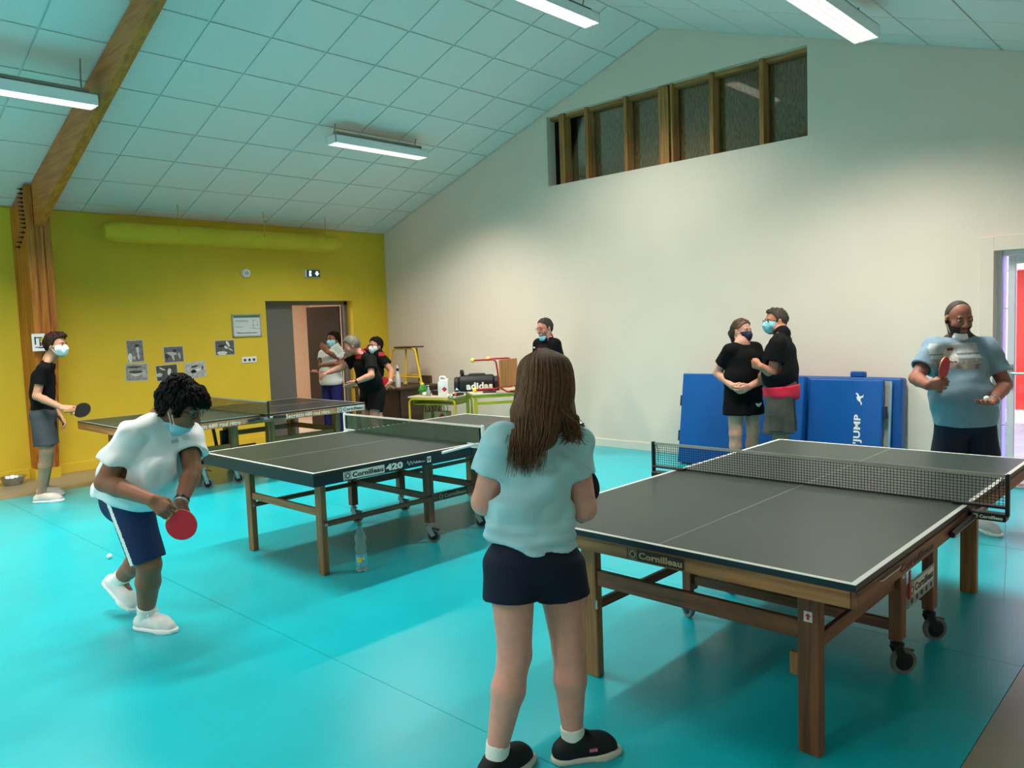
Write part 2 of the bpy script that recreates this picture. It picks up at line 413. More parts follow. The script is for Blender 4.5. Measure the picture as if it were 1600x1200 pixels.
# ceiling light fittings
m_fit = mat('white enamel', (240, 242, 244), rough=0.3, var=0.02)
m_tubeon = mat('lit diffuser', (255, 246, 232), rough=0.5, var=0.0, emit=3.6, ecol=(255, 240, 220))
m_tubeoff = mat('unlit diffuser', (225, 228, 228), rough=0.5, var=0.0)
m_bracket = mat('zinc bracket', (150, 142, 128), rough=0.5, metal=0.3, var=0.1)
def ceiling_lamp(xc, yc, zb, on, label):
    t = thing('ceiling_lamp', label, 'lamp', (xc, yc, zb), 0, 'louvred strip lights on the sloped ceiling')
    hl, hw = 0.71, 0.1
    h = MB()
    h.box(-hl, hl, -hw, -hw + 0.006, 0, 0.1); h.box(-hl, hl, hw - 0.006, hw, 0, 0.1)
    h.box(-hl, -hl + 0.006, -hw, hw, 0, 0.1); h.box(hl - 0.006, hl, -hw, hw, 0, 0.1); h.box(-hl, hl, -hw, hw, 0.094, 0.1)
    h.build('housing', m_fit, t)
    MB().box(-hl + 0.01, hl - 0.01, -hw + 0.01, hw - 0.01, 0.016, 0.02).build('diffuser', m_tubeon if on else m_tubeoff, t)
    lv = MB()
    for k in range(34):
        x = -hl + 0.02 + k * (2 * hl - 0.04) / 33.0; lv.box(x - 0.002, x + 0.002, -hw + 0.007, hw - 0.007, 0.002, 0.016)
    for y in (-0.05, 0.0, 0.05): lv.box(-hl + 0.007, hl - 0.007, y - 0.002, y + 0.002, 0.002, 0.016)
    lv.build('louvre', m_fit, t)
    top = roofz(yc) - zb
    MB().box(-hl + 0.06, hl - 0.06, -0.04, 0.04, 0.1, min(0.15, top - 0.02)).build('mounting_rail', m_bracket, t)
    for x in (-hl + 0.09, hl - 0.09):
        MB().tube([(x, 0.05, 0.1), (x, 0.055, 0.1 + (top - 0.1) * 0.5), (x, 0.03, top - 0.02)], 0.007, 6).build('bracket', m_bracket, t)
    if on:
        l = bpy.data.lights.new('lamp_light', 'AREA'); l.shape = 'RECTANGLE'; l.size = 1.36; l.size_y = 0.17
        l.energy = LAMP_W; l.color = LAMP_COL; l.spread = LAMP_SPREAD
        lo = bpy.data.objects.new('lamp_light', l); COL.objects.link(lo); lo.parent = t; lo.location = (0, 0, -0.004)
for xc, yc, zb, on, lab in (
        (6.08, 7.95, 3.86, True, 'lit louvred strip light in the middle of the left ceiling slope'),
        (6.08, 5.12, 4.76, True, 'lit louvred strip light hanging at the ridge, cut by the picture top'),
        (6.10, 2.34, 3.86, True, 'lit louvred strip light on the right ceiling slope near the gable wall'),
        (1.98, 7.72, 3.76, True, 'lit louvred strip light ending against the timber rafter'),
        (1.98, 5.12, 4.76, True, 'lit louvred strip light at the ridge behind the rafter'),
        (1.98, 2.34, 3.86, False, 'unlit louvred strip light on the right slope above the viewer'),
        (-2.2, 7.95, 3.86, True, 'lit louvred strip light on the left slope at the rear end'),
        (-2.2, 5.12, 4.76, True, 'lit louvred strip light at the ridge at the rear end'),
        (-2.2, 2.34, 3.86, True, 'lit louvred strip light on the right slope at the rear end')):
    ceiling_lamp(xc, yc, zb, on, lab)

# grey double door in the yellow wall, right leaf swung into the corridor
d1 = prop(MB().box(DX0, DX0 + 0.05, YW + 0.16, YW + 0.26, 0, DZ).box(DX1 - 0.06, DX1, YW + 0.16, YW + 0.26, 0, DZ).box(DX0, DX1, YW + 0.16, YW + 0.26, DZ - 0.06, DZ).build('door_1', m_gdoor, None, 0.003), kind='structure')
MB().box(DX0 + 0.05, 6.42, YW + 0.18, YW + 0.225, 0.01, DZ - 0.06).build('leaf', m_gdoor, d1, 0.003)
lf = MB().bar((7.34, YW + 0.27, 1.03), (7.06, YW + 0.80, 1.03), 0.045, 2.04).build('leaf', m_ddoor, d1, 0.003)
MB().tube([(7.07, YW + 0.70, 1.0), (7.02, YW + 0.67, 1.0), (7.06, YW + 0.58, 1.0)], 0.011, 8).build('handle', m_steel, d1)
m_corr = mat('corridor paint', (226, 208, 190), rough=0.7, var=0.02)
w = MB(); w.box(5.2, 5.3, YW + 0.28, 13.6, 0, 2.6); w.box(8.4, 8.5, YW + 0.28, 13.6, 0, 2.6); w.box(5.2, 8.5, 13.5, 13.6, 0, 2.6); w.box(5.2, 8.5, YW + 0.28, 13.6, 2.55, 2.65); w.box(5.2, 8.5, YW + 0.28, 13.6, -0.1, -0.001)
wall('wall_corridor', m_corr, w)
cl = thing('corridor_lamp', 'round ceiling light in the corridor behind the grey door', 'lamp', (6.4, 12.2, 2.5))
MB().lathe([(0.14, 0.0), (0.16, 0.02), (0.16, 0.05)], (0, 0, 0), (0, 0, 1), 20).build('dish', m_fit, cl)
l = bpy.data.lights.new('lamp_light', 'AREA'); l.shape = 'DISK'; l.size = 0.28; l.energy = 42; l.color = (1, 0.9, 0.8)
lo = bpy.data.objects.new('lamp_light', l); COL.objects.link(lo); lo.parent = cl; lo.location = (0, 0, -0.01)

# white glazed exit door, leaf folded back outwards
m_pvc = mat('white door frame', (232, 232, 240), rough=0.35, var=0.02)
d2 = MB(); d2.box(XW - 0.02, XW + 0.12, EY1 - 0.006, EY1 + 0.11, 0, EZ + 0.12); d2.box(XW - 0.02, XW + 0.12, EY0 - 0.15, EY0 + 0.012, 0, EZ + 0.12); d2.box(XW - 0.02, XW + 0.12, EY0 + 0.012, EY1 - 0.006, EZ - 0.012, EZ + 0.12)
d2 = prop(d2.build('door_2', m_cream, None, 0.003), kind='structure')
fr = MB(); fr.box(XW + 0.12, XW + 0.31, EY1 - 0.045, EY1 - 0.002, 0.012, EZ - 0.002); fr.box(XW + 0.12, XW + 0.31, EY0 + 0.002, EY0 + 0.05, 0.012, EZ - 0.002); fr.box(XW + 0.12, XW + 0.31, EY0 + 0.05, EY1 - 0.05, EZ - 0.05, EZ - 0.002)
fr.build('frame', m_pvc, d2, 0.003)
SY = 1.600                                            # side light between the jamb and the door leaf
MB().box(XW + 0.14, XW + 0.146, SY, EY1 - 0.045, 0.03, EZ - 0.05).build('side_light', thin_glass('bluish obscured glass', (214, 218, 242)), d2)
for z in (0.55, 1.1, 1.62): MB().box(XW + 0.135, XW + 0.15, SY, EY1 - 0.045, z, z + 0.012).build('glazing_bar', m_pvc, d2)
lf = MB(); y1 = SY - 0.002; y0 = EY0 + 0.055
lf.box(XW + 0.13, XW + 0.2, y1 - 0.055, y1, 0.02, EZ - 0.055); lf.box(XW + 0.13, XW + 0.2, y0, y0 + 0.075, 0.02, EZ - 0.055)
lf.box(XW + 0.13, XW + 0.2, y0 + 0.075, y1 - 0.055, 0.02, 0.16); lf.box(XW + 0.13, XW + 0.2, y0 + 0.075, y1 - 0.055, EZ - 0.13, EZ - 0.055)
lfo = lf.build('leaf', m_pvc, d2, 0.004)
MB().box(XW + 0.16, XW + 0.166, y0 + 0.075, y1 - 0.055, 0.16, EZ - 0.13).build('pane', thin_glass('clear door glass', (246, 248, 250)), lfo)
MB().box(XW + 0.112, XW + 0.13, y1 - 0.045, y1 - 0.012, 0.9, 1.12).tube([(XW + 0.12, y1 - 0.038, 1.04), (XW + 0.07, y1 - 0.04, 1.04), (XW + 0.065, y1 - 0.15, 1.04)], 0.011, 8).build('handle', m_steel, lfo)
MB().box(XW, XW + 0.3, EY0, EY1, 0.0, 0.012).build('threshold', m_steel, d2)
m_pave = mat('grey paving', (150, 146, 150), rough=0.8, var=0.15, vs=4)
m_red = mat('red cladding', (206, 52, 36), rough=0.6, var=0.06)
prop(MB().box(XW + 0.3, 26, -12, 8, -0.1, -0.02).build('ground', m_pave), kind='structure')
rw = prop(MB().box(13.0, 13.2, -6, 2.52, 0.16, 2.15).build('wall_outside', m_red), kind='structure')
MB().box(12.9, 13.2, -6, 2.52, -0.02, 0.16).build('base_course', m_white, rw)
MB().box(12.6, 13.2, -6, 2.9, 2.15, 2.9).build('fascia', m_white, rw)
# window added in the unseen rear wall for soft light from behind
wy0, wy1, wz0, wz1 = 5.4, 8.6, 1.0, 2.45
w2 = MB()
for y in (wy0, (wy0 + wy1) / 2, wy1): w2.box(XB - 0.14, XB - 0.06, y - 0.035, y + 0.035, wz0, wz1)
for z in (wz0, wz1): w2.box(XB - 0.14, XB - 0.06, wy0, wy1, z - 0.035, z + 0.035)
w2 = prop(w2.build('added_window', m_pvc), kind='structure')
MB().box(XB - 0.104, XB - 0.098, wy0, wy1, wz0, wz1).build('pane', thin_glass('clear door glass', (246, 248, 250)), w2)
pl = bpy.data.lights.new('added_window_portal', 'AREA'); pl.shape = 'RECTANGLE'; pl.size = wy1 - wy0; pl.size_y = wz1 - wz0; pl.cycles.is_portal = True
po = bpy.data.objects.new('added_window_portal', pl); COL.objects.link(po); po.location = (XB - 0.21, (wy0 + wy1) / 2, (wz0 + wz1) / 2)
po.rotation_euler = (math.radians(90), 0, math.radians(-90))
pl = bpy.data.lights.new('door_portal', 'AREA'); pl.shape = 'RECTANGLE'; pl.size = EY1 - EY0; pl.size_y = EZ
pl.cycles.is_portal = True
po = bpy.data.objects.new('door_portal', pl); COL.objects.link(po); po.location = (XW + 0.33, (EY0 + EY1) / 2, EZ / 2)
po.rotation_euler = (0, math.radians(90), 0); po.rotation_euler = (math.radians(90), 0, math.radians(90))
# ------------------------------------------------------------------ table tennis tables
m_slate = mat('matt table surface', (47, 62, 57), rough=0.38, var=0.06, vs=5, spec=0.45, bump=0.02, bs=400)
m_slate2 = mat('dark table surface', (40, 52, 47), rough=0.36, var=0.06, vs=5, spec=0.45, bump=0.02, bs=400)
m_slate3 = mat('black blue table surface', (34, 38, 42), rough=0.36, var=0.06, vs=5, spec=0.45)
m_line = mat('white line paint', (232, 230, 222), rough=0.5, var=0.03)
m_cline = mat('worn line paint', (150, 158, 152), rough=0.5, var=0.1, vs=30)
m_navy = mat('navy edge paint', (16, 30, 44), rough=0.4, var=0.1)
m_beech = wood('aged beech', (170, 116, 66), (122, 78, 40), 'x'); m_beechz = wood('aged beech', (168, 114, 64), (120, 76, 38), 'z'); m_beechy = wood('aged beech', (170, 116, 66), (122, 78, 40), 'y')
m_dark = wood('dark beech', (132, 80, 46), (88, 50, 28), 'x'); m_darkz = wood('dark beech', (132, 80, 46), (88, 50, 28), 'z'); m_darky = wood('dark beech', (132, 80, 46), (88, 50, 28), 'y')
m_tyre = mat('grey rubber tyre', (112, 112, 112), rough=0.7, var=0.08)
m_hub = mat('black caster', (22, 22, 24), rough=0.4, var=0.1)
m_zinc = mat('zinc plate', (170, 170, 168), rough=0.35, metal=0.9, var=0.08)
m_platew = mat('white label', (222, 220, 212), rough=0.5, var=0.04)
m_plated = mat('dark label', (48, 38, 30), rough=0.5, var=0.08)
m_inkb = mat('black ink', (16, 16, 18), rough=0.5, var=0.0)
m_inkw = mat('white ink', (236, 234, 228), rough=0.5, var=0.0)
m_inkt = mat('tan ink', (178, 148, 108), rough=0.5, var=0.03)
m_inkr = mat('red ink', (190, 30, 44), rough=0.5, var=0.0)
m_netb = mat('black net cord', (26, 30, 30), rough=0.8, var=0.05)
m_netg = mat('green net cord', (54, 84, 64), rough=0.8, var=0.05)
m_tape = mat('white net tape', (226, 224, 216), rough=0.7, var=0.03)
m_tapeg = mat('greyed net tape', (176, 172, 164), rough=0.7, var=0.05)

def ring(cx, cz, r, w, n=20):
    return [(cx + r * math.cos(2 * math.pi * k / n), cz + r * math.sin(2 * math.pi * k / n)) for k in range(n)]

def brand(c, right, up, w, h, bg, fg, parent, word='Cornilleau'):
    """brand plate: square with a ring mark, then the word"""
    R = np.asarray(right, float); U = np.asarray(up, float); Z = np.cross(R, U); c = np.asarray(c, float)
    p = plate(c, right, up, w, h, 0.0012, bg, parent, 'name_plate')
    e = c + Z * 0.0016
    lc = e - R * (w / 2 - h * 0.62)
    b = MB(); n = 20; r1, r0 = h * 0.34, h * 0.22; V = []; F = []
    for z in (0, 0.0006):
        for k in range(n):
            t = 2 * math.pi * k / n
            for r in (r0, r1): V.append(lc + Z * z + r * (math.cos(t) * R + math.sin(t) * U))
    for k in range(n):
        k2 = (k + 1) % n; F += [(2 * n + 2 * k, 2 * n + 2 * k + 1, 2 * n + 2 * k2 + 1, 2 * n + 2 * k2), (2 * k + 1, 2 * k2 + 1, 2 * n + 2 * k2 + 1, 2 * n + 2 * k + 1), (2 * k, 2 * n + 2 * k, 2 * n + 2 * k2, 2 * k2)]
    b.add(V, F)
    for a in (0.4, 1.97, 3.54, 5.11):   # ring gaps are marked with short ticks
        pass
    b.build('emblem', fg, p)
    for s in (-1, 1):
        plate(lc + U * s * h * 0.42, right, up, h * 0.86, h * 0.05, 0.0006, fg, p, 'emblem_frame')
        plate(lc + R * s * h * 0.42, right, up, h * 0.05, h * 0.86, 0.0006, fg, p, 'emblem_frame')
    text(word, e + R * (h * 0.55), right, up, w - h * 1.5, fg, p, height=h * 0.62, bold=0.035)
    return p

def caster(parent, x, y, top, r=0.055, swing=(0.8, -0.6), tyre=None, fork=None):
    d = np.array([swing[0], swing[1], 0.0]); d /= np.linalg.norm(d); n = np.array([-d[1], d[0], 0])
    off = 0.028
    c = np.array([x, y, r]) + d * off
    fk = MB()
    fk.lathe([(0.03, 0), (0.03, 0.012), (0.02, 0.016), (0.02, 0.03)], (x, y, top - 0.03), (0, 0, 1), 14)
    for s in (-1, 1):
        p = np.array([x, y, top - 0.03]) + n * 0.02 * s - d * 0.01; q = c + n * 0.02 * s
        fk.bar(p, q, 0.004, 0.036, d)
    fk.bar(np.array([x, y, top - 0.034]) - n * 0.022, np.array([x, y, top - 0.034]) + n * 0.022, 0.03, 0.008)
    f = fk.build('caster_fork', fork or m_zinc, parent)
    tr = MB().lathe([(r * 0.68, -0.012), (r * 0.96, -0.012), (r, -0.007), (r, 0.007), (r * 0.96, 0.012), (r * 0.68, 0.012)], c, n, 24).build('tyre', tyre or m_tyre, f, 0, 1, True)
    MB().lathe([(0.008, -0.018), (r * 0.7, -0.0125), (r * 0.7, 0.0125), (0.008, 0.018)], c, n, 20).build('hub', m_hub, f, 0, 1, True)
    MB().bar(np.array([x, y, top - 0.045]) + d * 0.02, np.array([x, y, top - 0.058]) + d * 0.075, 0.022, 0.006).build('brake_lever', m_hub, f)

def net(parent, half, zt, cord, tape, post, nh, nv, cw, base=0.0):
    """net of real cords in the plane x=0, z from the table top up 0.1525"""
    nt = MB()
    z0, z1 = 0.768, zt - 0.008
    for k in range(nh):
        z = z0 + (z1 - z0) * k / nh; nt.box(-0.0006, 0.0006, -half, half, z - cw / 2, z + cw / 2)
    for k in range(nv):
        y = -half + 2 * half * (k + 0.5) / nv; nt.box(-0.0006, 0.0006, y - cw / 2, y + cw / 2, z0, z1)
    o = nt.build('netting', cord, parent); o['kind'] = 'stuff'
    MB().box(-0.003, 0.003, -half, half, zt - 0.015, zt).build('net_tape', tape, o)
    MB().box(-0.0015, 0.0015, -half, half, 0.762, 0.770).build('net_cord', cord, o)

def lines(parent, x0, x1, end, m):
    """white lines of one half; end is the side carrying the end line"""
    zt = 0.7606
    for s in (-1, 1): MB().box(x0, x1, s * 0.7625 - (0.02 if s > 0 else 0), s * 0.7625 + (0.02 if s < 0 else 0), 0.7595, zt).build('side_line', m, parent)
    MB().box(*((x0, x0 + 0.02) if end < 0 else (x1 - 0.02, x1)), -0.7425, 0.7425, 0.7595, zt).build('end_line', m, parent)
    MB().box(x0 + (0.02 if end < 0 else 0), x1 - (0.02 if end > 0 else 0), -0.0022, 0.0022, 0.7595, zt).build('centre_line', m_cline, parent)

def arrow_sticker(parent, c, right, up):
    p = plate(c, right, up, 0.032, 0.04, 0.0008, m_platew, parent, 'arrow_sticker')
    Z = np.cross(right, up)
    poly_plate([(-0.3, -0.75), (0.3, -0.75), (0.3, 0.05), (0.75, 0.05), (0, 0.85), (-0.75, 0.05), (-0.3, 0.05)], np.asarray(c) + Z * 0.001, right, up, 0.0006, m_inkr, p, 'arrow', 0.016)

# ---- nearest table: beech frame, grey casters
t1 = thing('tennis_table', 'nearest table tennis table with beech frame, in front of the girl', 'table', (3.904, 1.662, 0), -0.004)
for s in (-1, 1):
    x0, x1 = (-1.37, -0.003) if s < 0 else (0.003, 1.37)
    tp = MB().box(x0, x1, -0.7625, 0.7625, 0.735, 0.76).build('table_top', m_slate, t1, 0.002)
    lines(tp, x0, x1, s, m_line)
    e = x0 if s < 0 else x1
    MB().box(x0, x1, -0.7628, -0.7618, 0.737, 0.758).box(x0, x1, 0.7618, 0.7628, 0.737, 0.758).box(e - 0.0006, e + 0.0006, -0.7625, 0.7625, 0.737, 0.758).build('edge_band', m_navy, tp)
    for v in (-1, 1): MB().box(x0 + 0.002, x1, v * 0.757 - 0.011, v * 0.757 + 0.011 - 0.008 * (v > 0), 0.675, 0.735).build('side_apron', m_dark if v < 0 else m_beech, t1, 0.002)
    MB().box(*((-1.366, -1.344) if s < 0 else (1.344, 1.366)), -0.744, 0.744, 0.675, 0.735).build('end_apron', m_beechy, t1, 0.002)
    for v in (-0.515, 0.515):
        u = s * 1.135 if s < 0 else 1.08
        MB().box(u - 0.024, u + 0.024, v - 0.042, v + 0.042, 0.0, 0.735).build('leg', m_beechz if v > 0 or s > 0 else m_darkz, t1, 0.004)  # near right leg alone darker: its shade is put into the wood colour
    u = -1.135 if s < 0 else 1.08
    MB().box(u - 0.014, u + 0.014, -0.474, 0.474, 0.435, 0.507).build('stretcher', m_darky, t1, 0.003)
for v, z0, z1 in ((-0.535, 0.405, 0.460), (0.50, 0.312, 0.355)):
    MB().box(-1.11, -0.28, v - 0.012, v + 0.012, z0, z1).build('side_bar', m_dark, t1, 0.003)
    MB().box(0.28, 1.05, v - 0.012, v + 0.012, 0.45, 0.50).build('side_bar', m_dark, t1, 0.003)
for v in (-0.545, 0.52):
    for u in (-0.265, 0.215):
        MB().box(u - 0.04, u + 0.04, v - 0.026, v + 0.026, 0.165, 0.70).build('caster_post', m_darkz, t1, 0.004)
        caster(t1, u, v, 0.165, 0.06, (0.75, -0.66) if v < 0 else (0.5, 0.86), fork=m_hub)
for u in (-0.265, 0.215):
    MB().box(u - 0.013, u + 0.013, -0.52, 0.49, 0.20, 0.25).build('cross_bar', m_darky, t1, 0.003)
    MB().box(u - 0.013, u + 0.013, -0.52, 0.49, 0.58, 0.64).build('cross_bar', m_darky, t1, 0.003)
MB().bar((-0.9, 0.2, 0.60), (-0.26, 0.2, 0.33), 0.02, 0.035).build('fold_strut', m_darky, t1)
MB().bar((-0.9, -0.2, 0.60), (-0.26, -0.2, 0.33), 0.02, 0.035).build('fold_strut', m_darky, t1)
MB().box(-1.11, -1.085, -0.46, -0.42, 0.27, 0.36).build('stop_block', m_beechz, t1, 0.003)
MB().box(-1.161, -1.159, 0.465, 0.475, 0.33, 0.37).build('catch', m_zinc, t1)
pn = MB().box(-0.225, 0.175, -0.575, -0.572, 0.295, 0.41).build('rail_plate', m_zinc, t1)
for k in range(5): MB().lathe([(0.013, 0), (0.013, 0.001)], (-0.16 + k * 0.072, -0.5755, 0.318), (0, -1, 0), 14).build('hole', m_inkb, pn)
brand((-0.02, -0.576, 0.37), (1, 0, 0), (0, 0, 1), 0.37, 0.062, m_platew, m_inkb, pn)
MB().box(-0.215, -0.19, -0.58, -0.576, 0.34, 0.47).build('red_tag', m_inkr, t1)
brand((-1.3672, 0.01, 0.704), (0, -1, 0), (0, 0, 1), 0.265, 0.044, m_plated, m_inkt, t1)
text('Cornilleau', (-0.75, -0.7688, 0.703), (1, 0, 0), (0, 0, 1), 0.4, m_plated, t1, height=0.03)
arrow_sticker(t1, (-1.1600, -0.515, 0.532), (0, -1, 0), (0, 0, 1))
arrow_sticker(t1, (-0.265, -0.5718, 0.47), (1, 0, 0), (0, 0, 1))
MB().tube([(-1.18, -0.772, 0.725), (-1.16, -0.776, 0.722), (-0.98, -0.776, 0.722), (-0.96, -0.772, 0.725)], 0.003, 6).build('handle_wire', m_zinc, t1)
nn = bpy.data.objects.new('net_assembly', None)
net(t1, 0.905, 0.9125, m_netb, m_tapeg, m_hub, 10, 120, 0.0022)
for s in (-1, 1):
    y = s * 0.915
    ps = MB().box(-0.012, 0.012, y - 0.008, y + 0.008, 0.725, 0.915).build('net_post', m_hub, t1, 0.003)
    MB().tube([(0.0, y - s * 0.02, 0.90), (0.0, y - s * 0.035, 0.86), (0.0, y - s * 0.03, 0.80)], 0.002, 6).build('tension_cord', m_netb, ps)
    MB().box(-0.02, 0.02, min(y, s * 0.70), max(y, s * 0.70), 0.7612, 0.772).build('clamp_arm', m_hub, ps, 0.002)
    MB().box(-0.03, 0.03, min(y, s * 0.765), max(y, s * 0.765), 0.705, 0.738).build('clamp_body', m_hub, ps, 0.004)
    MB().tube([(-0.34 if s < 0 else -0.1, s * 0.782, 0.70), (0.0, s * 0.79, 0.715), (0.2, s * 0.785, 0.71)], 0.013, 8).build('clamp_bar', m_hub, ps)
brand((-0.0312, -0.845, 0.722), (0, -1, 0), (0, 0, 1), 0.125, 0.024, m_hub, m_inkw, t1)
MB().tube([(0.0, -0.905, 0.73), (0.01, -0.91, 0.55), (0.0, -0.905, 0.34)], 0.0012, 5).build('loose_cord', m_tape, t1)

# ---- middle table: navy steel apron, beech legs, white net posts
t2 = thing('tennis_table', 'middle table tennis table with navy apron and green net', 'table', (3.953, 4.981, 0), 0.003)
for s in (-1, 1):
    x0, x1 = (-1.37, -0.003) if s < 0 else (0.003, 1.37)
    tp = MB().box(x0, x1, -0.7625, 0.7625, 0.741, 0.76).build('table_top', m_slate2, t2, 0.002)
    lines(tp, x0, x1, s, m_line)
    for v in (-1, 1): MB().box(x0, x1, v * 0.757 - 0.005, v * 0.757 + 0.005, 0.672, 0.741).build('side_apron', m_navy, t2)
    MB().box(*((-1.369, -1.36) if s < 0 else (1.36, 1.369)), -0.752, 0.752, 0.672, 0.741).build('end_apron', m_navy, t2)
    for v in (-0.47, 0.49):
        MB().box(s * 1.145 - 0.022, s * 1.145 + 0.022, v - 0.036, v + 0.036, 0.0, 0.741).build('leg', m_beechz, t2, 0.003)
    MB().box(s * 1.145 - 0.012, s * 1.145 + 0.012, -0.43, 0.45, 0.40, 0.452).build('stretcher', m_beechy, t2, 0.003)
    for v in (-0.515, 0.47):
        a = (-1.16, -0.2) if s < 0 else (0.35, 1.16)
        MB().box(a[0], a[1], v - 0.01, v + 0.01, 0.335, 0.37).build('side_bar', m_dark, t2, 0.003)
        MB().lathe([(0.012, 0), (0.012, 0.008), (0.006, 0.012)], (s * 1.145, v - 0.01, 0.352), (0, -1, 0), 10).build('bolt', m_zinc, t2)
for v in (-0.46, 0.54):
    for u in (-0.19, 0.325):
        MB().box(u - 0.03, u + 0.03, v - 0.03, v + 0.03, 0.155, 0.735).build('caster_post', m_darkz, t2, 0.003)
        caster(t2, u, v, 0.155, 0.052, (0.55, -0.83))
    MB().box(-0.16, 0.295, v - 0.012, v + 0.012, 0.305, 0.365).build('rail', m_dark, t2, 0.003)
    MB().box(-0.16, 0.295, v - 0.012, v + 0.012, 0.60, 0.635).build('rail', m_dark, t2, 0.003)
for u in (-0.19, 0.325):
    MB().box(u - 0.012, u + 0.012, -0.43, 0.51, 0.33, 0.38).build('cross_bar', m_darky, t2, 0.003)
    MB().box(u - 0.012, u + 0.012, -0.43, 0.51, 0.60, 0.64).build('cross_bar', m_darky, t2, 0.003)
brand((0.045, -0.4735, 0.336), (1, 0, 0), (0, 0, 1), 0.31, 0.05, m_plated, m_inkt, t2)
sy = -0.7622
brand((-0.985, sy, 0.706), (1, 0, 0), (0, 0, 1), 0.33, 0.054, m_platew, m_inkb, t2)
text('420', (-0.735, sy - 0.001, 0.708), (1, 0, 0), (0, 0, 1), 0.145, m_inkw, t2, height=0.046, bold=0.05)
MB().tube([(-0.625 + 0.12 * k / 23.0, sy - 0.0015, 0.708 + 0.016 * math.sin(k * 1.25) * (1.2 - k / 23.0)) for k in range(24)], 0.0016, 5).build('signature', m_inkw, t2)
plate((-0.505, sy, 0.702), (1, 0, 0), (0, 0, 1), 0.085, 0.004, 0.0008, m_inkw, t2, 'underline')
plate((-0.425, sy, 0.708), (1, 0, 0), (0, 0, 1), 0.036, 0.042, 0.0008, m_inkw, t2, 'quality_mark')
text('NF', (-0.425, sy - 0.001, 0.708), (1, 0, 0), (0, 0, 1), 0.026, m_navy, t2, height=0.024)
net(t2, 0.875, 0.905, m_netg, m_tape, m_white, 12, 140, 0.0062)
for s in (-1, 1):
    y = s * 0.885
    ps = MB().box(-0.009, 0.009, y - 0.012, y + 0.012, 0.742, 0.91).build('net_post', m_white, t2, 0.003)
    MB().box(-0.006, 0.006, y - s * 0.03 - 0.006, y - s * 0.03 + 0.006, 0.77, 0.885).build('net_sleeve', m_navy, ps)
    MB().box(-0.012, 0.012, min(y, s * 0.72), max(y, s * 0.72), 0.7608, 0.768).build('clamp_arm', m_white, ps, 0.002)
    MB().box(-0.02, 0.02, min(y, s * 0.77), max(y, s * 0.77), 0.735, 0.75).build('clamp_body', m_white, ps, 0.002)
    if s < 0: MB().tube([(-0.33, -0.80, 0.745), (-0.1, -0.82, 0.762), (0.0, -0.84, 0.764)], 0.011, 10).build('lever', m_white, ps)

# ---- back table: timber skirt with printed name
t3 = thing('tennis_table', 'back table tennis table with printed wooden skirt by the yellow wall', 'table', (4.187, 8.56, 0), 0.002)
for s in (-1, 1):
    x0, x1 = (-1.37, -0.003) if s < 0 else (0.003, 1.37)
    tp = MB().box(x0, x1, -0.7625, 0.7625, 0.742, 0.76).build('table_top', m_slate if s < 0 else m_slate3, t3, 0.002)
    lines(tp, x0, x1, s, m_cline)
    for v in (-1, 1): MB().box(x0, x1, v * 0.755 - 0.006, v * 0.755 + 0.006, 0.672, 0.742).build('side_skirt', wood('printed skirt', (196, 132, 88), (156, 100, 62), 'x'), t3)
    MB().box(*((-1.369, -1.357) if s < 0 else (1.357, 1.369)), -0.749, 0.749, 0.672, 0.742).build('end_skirt', wood('printed skirt', (196, 132, 88), (156, 100, 62), 'y'), t3)
    y = -0.7617
    c0, wd = (-0.56, 0.62) if s < 0 else (0.578, 0.57)
    for word, f0, f1, hh in (('Secr\u00e9tin', 0.0, 0.40, 0.05), ('680', 0.435, 0.585, 0.042), ('roul', 0.625, 0.77, 0.046), ('r\u00e9tro', 0.81, 1.0, 0.044)):
        text(word, (c0 + wd * ((f0 + f1) / 2 - 0.5), y, 0.707), (1, 0, 0), (0, 0, 1), wd * (f1 - f0), m_inkw, t3, height=hh, bold=0.012)
    plate((-0.215 if s < 0 else 0.90, y, 0.707), (1, 0, 0), (0, 0, 1), 0.05, 0.04, 0.0008, m_inkt, t3, 'quality_mark')
    brand((-1.12 if s < 0 else 1.16, y, 0.707), (1, 0, 0), (0, 0, 1), 0.38, 0.062, m_platew, m_plated, t3)
    for v in (-0.52, 0.52):
        MB().box(s * 1.1 - 0.035, s * 1.1 + 0.035, v - 0.045, v + 0.045, 0.0, 0.742).build('leg', m_beechz, t3, 0.004)
        MB().box(s * 0.22 - 0.04, s * 0.22 + 0.04, v - 0.04, v + 0.04, 0.25, 0.742).build('inner_leg', m_beechz, t3, 0.004)
        MB().box(min(s * 0.26, s * 1.065), max(s * 0.26, s * 1.065), v - 0.012, v + 0.012, 0.40, 0.46).build('side_bar', m_beech, t3, 0.003)
    MB().box(s * 1.1 - 0.014, s * 1.1 + 0.014, -0.475, 0.475, 0.42, 0.48).build('stretcher', m_beechy, t3, 0.003)
MB().box(-0.62, -0.16, -0.40, 0.40, 0.24, 0.30).build('carriage', m_hub, t3, 0.004)
for u in (-0.55, -0.2, 0.2, 0.5):
    for v in (-0.48, 0.48): caster(t3, u, v, 0.25, 0.06, (0.8, -0.6))
MB().box(-0.60, 0.56, -0.50, -0.46, 0.24, 0.275).box(-0.60, 0.56, 0.46, 0.50, 0.24, 0.275).build('carriage_rail', m_beech, t3, 0.003)
for u in (-0.5, -0.35): MB().bar((u, -0.42, 0.3), (u - 0.05, -0.42, 0.66), 0.02, 0.03).build('fold_strut', m_hub, t3)
MB().box(-0.32, -0.14, -0.44, -0.40, 0.3, 0.6).build('lock_box', m_hub, t3, 0.005)
net(t3, 0.90, 0.9125, mat('olive net cord', (96, 92, 46), rough=0.8, var=0.05), m_cline, m_hub, 12, 140, 0.0045)
